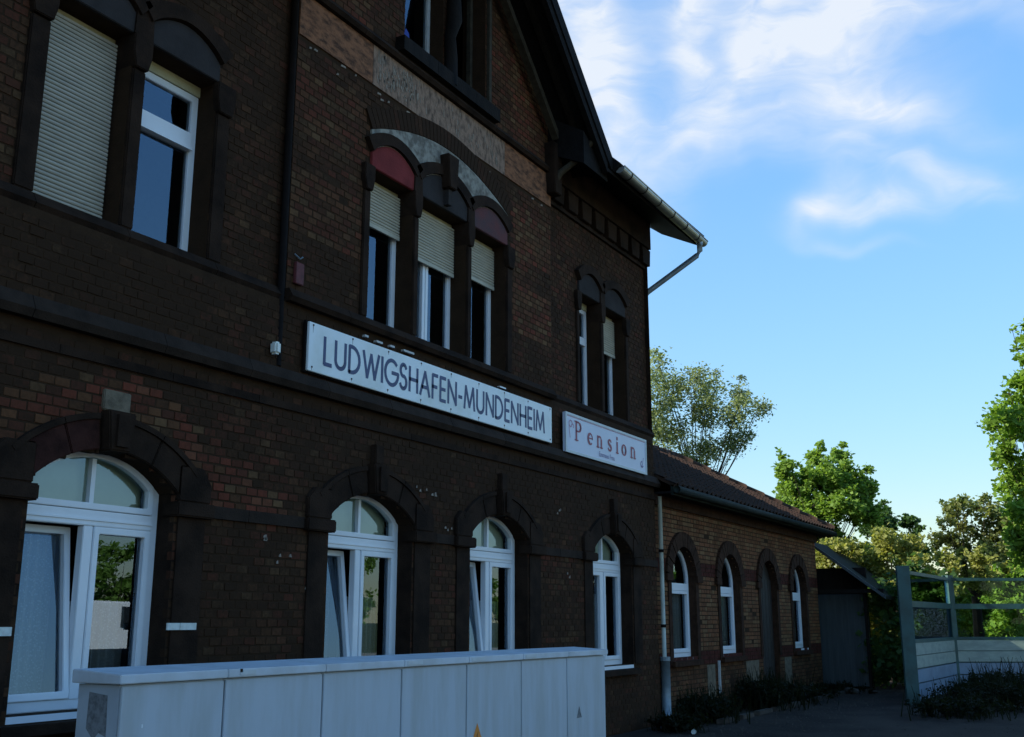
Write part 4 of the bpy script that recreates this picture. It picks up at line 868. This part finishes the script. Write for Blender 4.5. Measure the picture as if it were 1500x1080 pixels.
o = mb.build('gravel', 'kerb'); o['kind'] = 'stuff'; o['label'] = 'loose gravel scattered over the dark asphalt before the annex'; o['category'] = 'gravel'
# ------------------------------------------------------------------ shed beyond the annex
sh = thing('shed', 'dark lean-to shed with grey metal door overgrown by ivy beyond the annex', 'shed', (29.5, 6, 0))
SR = lambda y: 3.36 - (6.95 - y) * .78
MB().hexa([(27.2, 5.35, SR(5.35)), (33, 5.35, SR(5.35)), (33, 7.1, SR(7.1)), (27.2, 7.1, SR(7.1)), (27.2, 5.35, SR(5.35) + .07), (33, 5.35, SR(5.35) + .07), (33, 7.1, SR(7.1) + .07), (27.2, 7.1, SR(7.1) + .07)]).build('roof', 'shed_roof', sh)
MB().hexa([(27.16, 5.33, SR(5.35) + .0), (27.2, 5.33, SR(5.35) + .0), (27.2, 7.1, SR(7.1) + .0), (27.16, 7.1, SR(7.1) + .0), (27.16, 5.33, SR(5.35) + .08), (27.2, 5.33, SR(5.35) + .08), (27.2, 7.1, SR(7.1) + .08), (27.16, 7.1, SR(7.1) + .08)]).build('verge_board', 'shed_metal', sh)
MB().box(28.01, 28.1, 5.93, 9.5, 0, 2.9).build('boarding', 'dark_wood', sh); MB().box(27.9, 28.0, 5.93, 7.6, .05, 2.25).build('metal_wall', 'shed_metal', sh)
for k in range(7): MB().box(27.885, 27.9, 5.95 + k * .15, 5.975 + k * .15, .06, 2.24).build('rib', 'shed_metal', sh)
MB().box(27.87, 27.899, 5.96, 5.99, .95, 1.1).build('handle', 'old_white', sh)
MB().box(27.5, 27.6, 5.86, 5.92, 0, SR(5.9)).build('post', 'dark_wood', sh); MB().box(27.3, 27.4, 5.4, 7.0, 2.26, 2.36).build('beam', 'dark_wood', sh)
MB().box(32.8, 32.9, 4.8, 7.0, 0, 3).build('rear_wall', 'room_dark', sh)
# ------------------------------------------------------------------ noise barrier
nb = thing('noise_barrier', 'blue green noise barrier with glass upper panes and pale boards below, turning a corner', 'barrier', (23.04, 4.15, 0))
P1 = Vector((23.04, 4.15, 0)); P2 = Vector((27.8, 4.0, 0)); dv = Vector((.497, -.868, 0)); P3 = P2 + dv * 2.9; P4 = P3 + dv * 2.9
def post(p, ang, w=.20, d=.16, h=2.66):
    o = MB(); c, s = math.cos(ang), math.sin(ang); f = lambda x, y, z: (p.x + c * x - s * y, p.y + s * x + c * y, z)
    for x0, x1, y0, y1 in ((-w / 2, w / 2, -d / 2, -d / 2 + .02), (-w / 2, w / 2, d / 2 - .02, d / 2), (-.01, .01, -d / 2 + .02, d / 2 - .02)):
        o.hexa([f(x0, y0, 0), f(x1, y0, 0), f(x1, y1, 0), f(x0, y1, 0), f(x0, y0, h), f(x1, y0, h), f(x1, y1, h), f(x0, y1, h)])
    o.build('post', 'teal_paint', nb)
def span(a, b, name, m, z0, z1, th=.06, inset=.05, oy=0):
    d = (b - a).normalized(); n = Vector((-d.y, d.x, 0)); A = a + d * inset + n * oy; B = b - d * inset + n * oy
    P = [A - n * th / 2, B - n * th / 2, B + n * th / 2, A + n * th / 2]
    return MB().hexa([(p.x, p.y, z0) for p in P] + [(p.x, p.y, z1) for p in P]).build(name, m, nb)
for a, b in ((P1, P2), (P2, P3), (P3, P4)):
    span(a, b, 'rail', 'teal_paint', 2.53, 2.60, .10); span(a, b, 'rail', 'teal_paint', 1.88, 2.00, .10); span(a, b, 'rail', 'teal_paint', 1.17, 1.24, .10)
    span(a, b, 'pane', 'barrier_glass', 2.0, 2.53, .014); span(a, b, 'pane', 'barrier_glass', 1.24, 1.88, .014)
    for k, (z0, z1, m) in enumerate(((.93, 1.165, 'board_pale'), (.68, .915, 'board_pale'), (.40, .65, 'board_blue'), (.06, .375, 'board_blue'))):
        o = span(a, b, 'board', m, z0, z1, .09)
    span(a, b, 'backing_board', 'teal_paint', .05, 1.16, .04, oy=.03)
post(P1, math.atan2((P2 - P1).y, (P2 - P1).x) + math.pi / 2 + .35, .24, .2, 2.68); post(P2, math.atan2(dv.y, dv.x) + .6); post(P3, math.atan2(dv.y, dv.x)); post(P4, math.atan2(dv.y, dv.x))
# ------------------------------------------------------------------ vegetation
EX = Vector((.497, -.868, 0)); FW = Vector((.868, .497, 0))
def leaves(centers, radii, counts, size, aspect=1.6, droop=0., squash=.9, fall=1.0):
    V = []; tint = []
    for c, r, n in zip(centers, radii, counts):
        n = int(n)
        if n < 1: continue
        d = rng.normal(size=(n, 3)); d /= np.linalg.norm(d, axis=1)[:, None]; rad = r * rng.random(n) ** (.45) * (1 + .35 * rng.normal(size=n) * fall * .5)
        p = np.array(c) + d * rad[:, None] * np.array([1, 1, squash])
        a = rng.normal(size=(n, 3)); a[:, 2] = a[:, 2] * .6 - droop; a /= np.linalg.norm(a, axis=1)[:, None]
        nn = rng.normal(size=(n, 3)) * .8 + np.array([0, 0, .8]); b = np.cross(nn, a); b /= (np.linalg.norm(b, axis=1)[:, None] + 1e-9)
        L = size * (.6 + .8 * rng.random(n))[:, None]; W = L / aspect
        V.append(np.stack([p, p + a * L * .5 + b * W * .5, p + a * L, p + a * L * .45 - b * W * .5], 1)); tint.append(np.repeat((rng.random(n) * .7 + .3 * rng.random())[:, None], 4, 1))
    V = np.concatenate(V); tint = np.concatenate(tint); return V, tint
def leaf_obj(name, V, tint, m, parent, off):
    n = len(V); me = bpy.data.meshes.new(name); me.vertices.add(n * 4); me.vertices.foreach_set('co', (V.reshape(-1, 3) - np.array(off)).astype(np.float32).ravel())
    me.loops.add(n * 4); me.loops.foreach_set('vertex_index', np.arange(n * 4, dtype=np.int32)); me.polygons.add(n); me.polygons.foreach_set('loop_start', np.arange(n, dtype=np.int32) * 4); me.polygons.foreach_set('loop_total', np.full(n, 4, dtype=np.int32))
    me.update(calc_edges=True); at = me.attributes.new('tint', 'FLOAT', 'CORNER'); at.data.foreach_set('value', tint.astype(np.float32).ravel()); me.materials.append(M[m])
    o = bpy.data.objects.new(name, me); col.objects.link(o)
    if parent: o.parent = parent
    o['_o'] = tuple(off); return o
def tree(name, label, base, clumps, m, size, density, dep=1.2, aspect=1.6, droop=0., sub=6, copies=2, trunk=.16, th=None, fall=1., subr=.42):
    """clumps: (lateral, height, radius); every clump is broken into small sprays round a twig, repeated at several depths"""
    t = thing(name, label, 'tree' if 'tree' in name else 'bush', base); B = Vector(base); cs, rs, ns = [], [], []; limbs = MB(); tz = th or min(c[1] for c in clumps) * .75
    fork = B + Vector((0, 0, tz)); limbs.tube([B, B + Vector((.05, .02, tz * .5)), fork], [trunk * 1.25, trunk, trunk * .8], 8)
    for (l, z, r) in clumps:
        for k in range(copies if r > .3 else 1):
            dd = random.uniform(-dep, dep) * (1 if r > .3 else .4) if k else random.uniform(-.4, .4)
            c = B + EX * l + FW * dd + Vector((0, 0, z)); mid = fork.lerp(c, .5) + Vector((random.uniform(-.2, .2), random.uniform(-.2, .2), -.15))
            limbs.tube([fork, mid, c], [trunk * .28, trunk * .09, .006], 5)
            for s_ in range(sub):
                v = Vector([random.gauss(0, 1) for _ in range(3)]); v.normalize(); v.z *= .9; e = c + v * r * random.uniform(.35, .85); rr_ = r * subr * random.uniform(.6, 1.2)
                limbs.tube([c, e], [.008, .003], 3, cap=False); cs.append(tuple(e)); rs.append(rr_); ns.append(density * rr_ ** 2 * 60)
    limbs.build('trunk', 'bark', t); V, ti = leaves(cs, rs, ns, size, aspect, droop, fall=fall); leaf_obj('crown', V, ti, m, t, base); return t
random.seed(3)
WILLOW = [(-1.08, 8.98, .52), (-.7, 8.25, .66), (-.18, 8.56, .47), (.43, 8.46, .56), (1.34, 8.25, .41), (1.82, 7.73, .37), (1.0, 7.52, .6), (.19, 7.52, .71), (-.74, 7.11, .71), (.35, 6.6, .64), (1.13, 6.81, .49), (-.47, 6.1, .56), (-1.23, 7.73, .56), (1.48, 6.91, .24), (-1.17, 9.47, .22), (1.36, 8.71, .19), (.65, 8.88, .19), (-1.8, 8.3, .7), (-1.9, 7.3, .8), (-1.7, 6.3, .8)]
tree('willow_tree', 'loose grey-green tree rising behind the annex roof beside the station corner', (30.08, 10.91, 0), WILLOW, 'leaf_willow', .10, 10.5, dep=1.4, aspect=2.2, droop=.25, sub=10, copies=2, fall=2.2, subr=.6)
LINDEN = [(-1.16, 6.58, .31), (-1.22, 7.14, .18), (-.77, 6.0, .49), (-.28, 6.53, .31), (.1, 7.05, .27), (.17, 7.4, .18), (.17, 6.35, .53), (.97, 7.16, .27), (1.02, 7.49, .16), (.87, 6.35, .56), (1.42, 5.88, .49), (1.65, 6.58, .2), (-.47, 5.3, .67), (.45, 5.3, .71), (1.37, 5.19, .56), (1.84, 6.0, .2), (-1.16, 5.3, .44), (.27, 4.28, .62), (-1.0, 4.5, .6), (-1.6, 4.7, .4), (-2.1, 5.25, .22), (-2.0, 4.7, .3)]
tree('linden_tree', 'bright green tree with upright spires above the far end of the annex roof', (36.88, 9.16, 0), [(l, z, r * 1.15) for l, z, r in LINDEN], 'leaf_linden', .125, 28, dep=1.1, aspect=1.25, sub=9, copies=3, fall=.9)
SMALL = [(-.23, 5.64, .47), (.02, 6.1, .24), (.82, 5.38, .37), (.27, 5.24, .47), (1.14, 5.11, .26), (-.68, 5.11, .53), (-.05, 4.58, .53), (.89, 4.71, .37), (-.6, 4.2, .6), (.3, 4.0, .6), (1.2, 4.2, .5)]
tree('maple_tree', 'small dark blue-green tree right of the tree with spires', (44.21, 8.39, 0), SMALL, 'leaf_dark', .15, 22, aspect=1.3, sub=8, fall=.9)
BUSH = [(-.37, 4.86, .46), (-.82, 4.55, .3), (.26, 4.96, .46), (.86, 4.65, .55), (-.03, 4.13, .59), (.88, 3.82, .63), (1.46, 4.44, .53), (-.66, 4.03, .38), (.22, 3.41, .53), (1.33, 5.17, .25), (-.23, 5.23, .17), (1.9, 4.0, .6), (1.9, 4.8, .5), (1.2, 3.1, .6), (-.5, 3.3, .5)]
tree('round_tree', 'olive green rounded tree behind the barrier between the hedge and the tall tree', (35.73, 4.38, 0), BUSH, 'leaf_bush', .12, 22, aspect=1.3, fall=.9, sub=8, copies=2)
BIG = [(.64, 8.09, .18), (.44, 8.01, .09), (.72, 7.72, .26), (.9, 7.4, .35), (1.0, 8.1, .3), (.74, 7.29, .33), (.58, 6.82, .3), (.32, 6.59, .15), (.59, 6.2, .58), (-.03, 5.81, .33), (-.28, 5.89, .15), (.37, 5.58, .49), (-.05, 5.2, .3), (-.31, 4.89, .15), (.42, 4.67, .64), (.15, 3.92, .46), (.41, 3.18, .64), (1.27, 6.82, .76), (1.26, 5.43, .91), (1.1, 4.07, .91), (-.06, 3.33, .33), (1.9, 8.0, .8), (2.4, 6.6, 1.), (2.4, 5.0, 1.), (1.3, 7.9, .4)]
tree('tall_tree', 'tall bright green tree cut by the right edge of the view', (25.89 + .6, 2.35 - 1.05, 0), [(l - 1.17 + (.12 if z < 4.9 else 0), z, r * 1.02) for l, z, r in BIG], 'leaf_maple', .105, 24, dep=.9, aspect=1.2, sub=9, copies=2, fall=.8)
# ivy grown hedge over the shed and behind the barrier
def mass(name, label, base, clumps, m, size, density, dep, ):
    cs, rs, ns = [], [], []; B = Vector(base)
    for (l, z, r) in clumps:
        for k in range(3):
            c = B + EX * l + FW * random.uniform(-dep, dep) + Vector((0, 0, z + random.uniform(-.12, .12)))
            for s_ in range(6):
                v = Vector([random.gauss(0, 1) for _ in range(3)]); v.normalize(); e = c + v * r * random.uniform(.3, .9); q = r * .45 * random.uniform(.6, 1.2); cs.append(tuple(e)); rs.append(q); ns.append(density * q * q * 60)
    V, ti = leaves(cs, rs, ns, size, 1.25); o = leaf_obj(name, V, ti, m, None, (0, 0, 0)); o['kind'] = 'stuff'; o['label'] = label; o['category'] = 'hedge'; return o
HEDGE = [(-1.93, 3.64, .29), (-1.5, 3.37, .44), (-.75, 3.61, .36), (-.89, 3.01, .51), (-.03, 3.52, .36), (-.08, 2.84, .51), (.77, 3.28, .36), (1.58, 3.16, .33), (-.66, 2.48, .45), (.81, 2.66, .45), (1.71, 2.66, .36), (2.27, 2.8, .29), (-1.6, 2.9, .4), (-2.3, 3.3, .4), (-2.5, 2.9, .35), (-2.0, 2.6, .45), (-1.5, 2.4, .4), (-2.7, 3.4, .3)]
for z in (2.1, 1.5, .9, .4):
    for l in (-1.5, -.9, -.3): HEDGE.append((l + random.uniform(-.15, .15), z, .5))
mass('ivy_hedge', 'mass of yellow-green ivy and shrubs over the shed roof behind the barrier', (30.55, 5.29, 0), HEDGE, 'leaf_ivy', .10, 34, .8)
LOW = [(-1.33, 2.36, .52), (-1.2, 1.6, .52), (-.18, 2.17, .52), (.4, 2.07, .52), (1.19, 2.17, .52), (-.04, 1.51, .52), (.73, 1.51, .52), (1.53, 1.79, .56), (-1.63, 1.04, .52), (-.48, .94, .52), (.86, .94, .52), (2.2, 2.1, .5), (2.3, 1.3, .5), (2.9, 2.2, .5), (1.6, .9, .5), (0, .5, .5), (1.5, 2.7, .4), (2.3, 2.8, .4), (-.9, 2.7, .4), (.3, 2.7, .4)]
LOW = [(l * 1.2, 1.6 + (z - 1.6) * 1.2, r_ * 1.2) for l, z, r_ in LOW]
mass('shrub_row', 'bright green shrubs seen through the glass of the barrier', (40.4, 5.2, 0), LOW, 'leaf_linden', .12, 26, .8)
NEAR = [(l, z, .55) for l in (-.6, .1, .8, 1.5, 2.2, 2.9) for z in (.9, 1.6, 2.3, 2.8)]
mass('hazel_shrubs', 'sunlit light green shrubs right behind the barrier glass', (34.0, 2.9, 0), NEAR, 'leaf_maple', .11, 30, .5)
FAR = [(l, z, 1.3) for l in np.arange(-14, 26, 1.9) for z in (1.0, 2.6)]
mass('far_wood', 'dark green line of far-off bushes on the horizon', (72, 14, 0), FAR, 'leaf_dark', .5, 1.6, 2)
# ivy hanging on the shed front
IV = [(0, 0, 0)]
cs, rs, ns = [], [], []
for k in range(70):
    y = random.uniform(3.9, 5.9); z = random.uniform(.2, 2.5 if y > 5.3 else 2.9); cs.append((random.uniform(27.9, 29.2), y, z)); rs.append(.32); ns.append(60)
V, ti = leaves(cs, rs, ns, .15, 1.2); o = leaf_obj('ivy', V, ti, 'leaf_dark', None, (0, 0, 0)); o['kind'] = 'stuff'; o['label'] = 'dark ivy curtain in deep shade beside the shed door'; o['category'] = 'ivy'
# weeds: blades and small leaves
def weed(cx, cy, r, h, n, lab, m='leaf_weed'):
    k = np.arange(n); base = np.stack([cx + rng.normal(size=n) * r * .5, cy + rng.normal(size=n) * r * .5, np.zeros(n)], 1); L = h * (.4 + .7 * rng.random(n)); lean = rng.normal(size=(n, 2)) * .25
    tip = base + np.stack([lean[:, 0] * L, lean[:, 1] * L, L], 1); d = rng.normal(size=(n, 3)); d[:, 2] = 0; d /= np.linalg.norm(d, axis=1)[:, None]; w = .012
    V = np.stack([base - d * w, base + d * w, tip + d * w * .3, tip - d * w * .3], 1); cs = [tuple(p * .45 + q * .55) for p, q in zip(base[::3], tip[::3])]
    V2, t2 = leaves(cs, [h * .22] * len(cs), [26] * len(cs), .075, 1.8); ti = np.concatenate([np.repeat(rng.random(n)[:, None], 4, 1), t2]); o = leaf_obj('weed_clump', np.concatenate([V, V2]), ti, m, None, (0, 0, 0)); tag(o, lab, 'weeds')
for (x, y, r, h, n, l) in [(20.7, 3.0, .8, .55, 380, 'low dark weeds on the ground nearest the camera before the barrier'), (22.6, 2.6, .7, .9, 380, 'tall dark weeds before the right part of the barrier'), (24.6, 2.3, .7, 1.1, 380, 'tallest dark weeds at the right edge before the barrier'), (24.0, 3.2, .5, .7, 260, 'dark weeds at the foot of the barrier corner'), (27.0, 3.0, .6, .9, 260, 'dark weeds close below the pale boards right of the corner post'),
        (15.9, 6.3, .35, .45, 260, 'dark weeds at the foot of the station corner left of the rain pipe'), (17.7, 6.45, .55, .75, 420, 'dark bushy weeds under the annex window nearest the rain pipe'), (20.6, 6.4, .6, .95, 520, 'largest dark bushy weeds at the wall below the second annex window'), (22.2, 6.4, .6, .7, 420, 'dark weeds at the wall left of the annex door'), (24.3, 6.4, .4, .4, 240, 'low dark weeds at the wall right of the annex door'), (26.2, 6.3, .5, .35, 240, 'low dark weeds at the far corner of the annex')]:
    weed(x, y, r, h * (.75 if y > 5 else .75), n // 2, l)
# ------------------------------------------------------------------ behind the viewer: what the windows mirror
def wheel(parent, x, y, z, r=.33, ax='x'):
    w = MB(); w.tube([(x, y - .1, z), (x, y + .1, z)], r, 16); t = w.build('wheel', 'tyre', parent); w = MB(); w.tube([(x, y - .11, z), (x, y + .11, z)], r * .6, 12); w.build('rim', 'zinc', t)
vn = thing('parked_van', 'white van parked in the sunny yard opposite, seen only mirrored in the big window', 'van', (24, -15, 0))
MB().prism([(21.6, .35), (26.4, .35), (26.5, 1.1), (25.7, 1.35), (25.0, 2.2), (21.7, 2.25)], -15.9, -14.1).build('body', 'van_white', vn, bevel=.06)
MB().prism([(25.0, 1.4), (25.6, 1.38), (24.95, 2.05), (24.3, 2.05), (24.3, 1.4)], -14.11, -14.08).build('side_window', 'car_glass', vn)
for x in (22.5, 25.6):
    for y in (-15.8, -14.2): wheel(vn, x, y, .33)
cr = thing('parked_car', 'small silver car half hidden behind the barrier glass at the right edge', 'car', (31.5, 2.2, 0))
o = MB(); 
def carbox(parent, cx, cy, ang):
    c, s = math.cos(ang), math.sin(ang); f = lambda x, y, z: (cx + c * x - s * y, cy + s * x + c * y, z)
    body = [(-2.0, .3), (2.0, .3), (2.05, .75), (1.3, .88), (.75, 1.42), (-1.1, 1.45), (-1.75, .95), (-2.05, .85)]
    q = MB(); n = len(body); q.v = [f(x, -.85, z) for x, z in body] + [f(x, .85, z) for x, z in body]; q.f = [tuple(range(n)), tuple(range(2 * n - 1, n - 1, -1))] + [(k, (k + 1) % n, n + (k + 1) % n, n + k) for k in range(n)]; q.t = [None] * len(q.f); q.build('body', 'car_silver', parent, bevel=.05)
    g = [(-1.45, .92), (1.15, .92), (.68, 1.36), (-1.02, 1.38)]
    for yy_ in (-.853, .853): q = MB(); q.poly([f(x, yy_, z) for x, z in g]); q.build('side_window', 'car_glass', parent)
    for x in (-1.3, 1.3):
        for y in (-.78, .78):
            q = MB(); q.tube([f(x, y - .09, .31), f(x, y + .09, .31)], .31, 14); t = q.build('wheel', 'tyre', parent); q = MB(); q.tube([f(x, y - .1, .31), f(x, y + .1, .31)], .18, 12); q.build('rim', 'zinc', t)
carbox(cr, 30.9, .75, R(-60))
random.seed(9)
proto = tree('yard_tree', 'leafy tree beyond the sunny yard opposite, nearest to the van', (20, -24, 0), [(random.uniform(-2.6, 2.6), random.uniform(2.4, 6.6), random.uniform(.7, 1.2)) for _ in range(22)], 'leaf_linden', .30, 4.0, dep=2.2, sub=5, copies=2, trunk=.25)
proto['group'] = 'trees across the yard, seen only in reflections'
for i, (x, y, s) in enumerate(((27, -25, .75), (34, -26, .7), (42, -24, .85), (52, -27, .75), (63, -26, .9), (13, -25, .65), (5, -26, .7), (75, -29, .8))):
    o = proto.copy(); col.objects.link(o); o.location = (x, y, 0); o.scale = (s, s, s * (.95 + .1 * (i % 2))); o.rotation_euler.z = i * 1.3
    o['label'] = 'leafy tree across the yard opposite, %s in the row' % ['second', 'third', 'fourth', 'fifth', 'sixth', 'left of the first', 'leftmost', 'farthest right'][i]
    for ch in proto.children:
        c = ch.copy(); col.objects.link(c); c.parent = o
for o in bpy.data.objects:
    if '_o' in o: del o['_o']
S.render.engine = 'CYCLES'
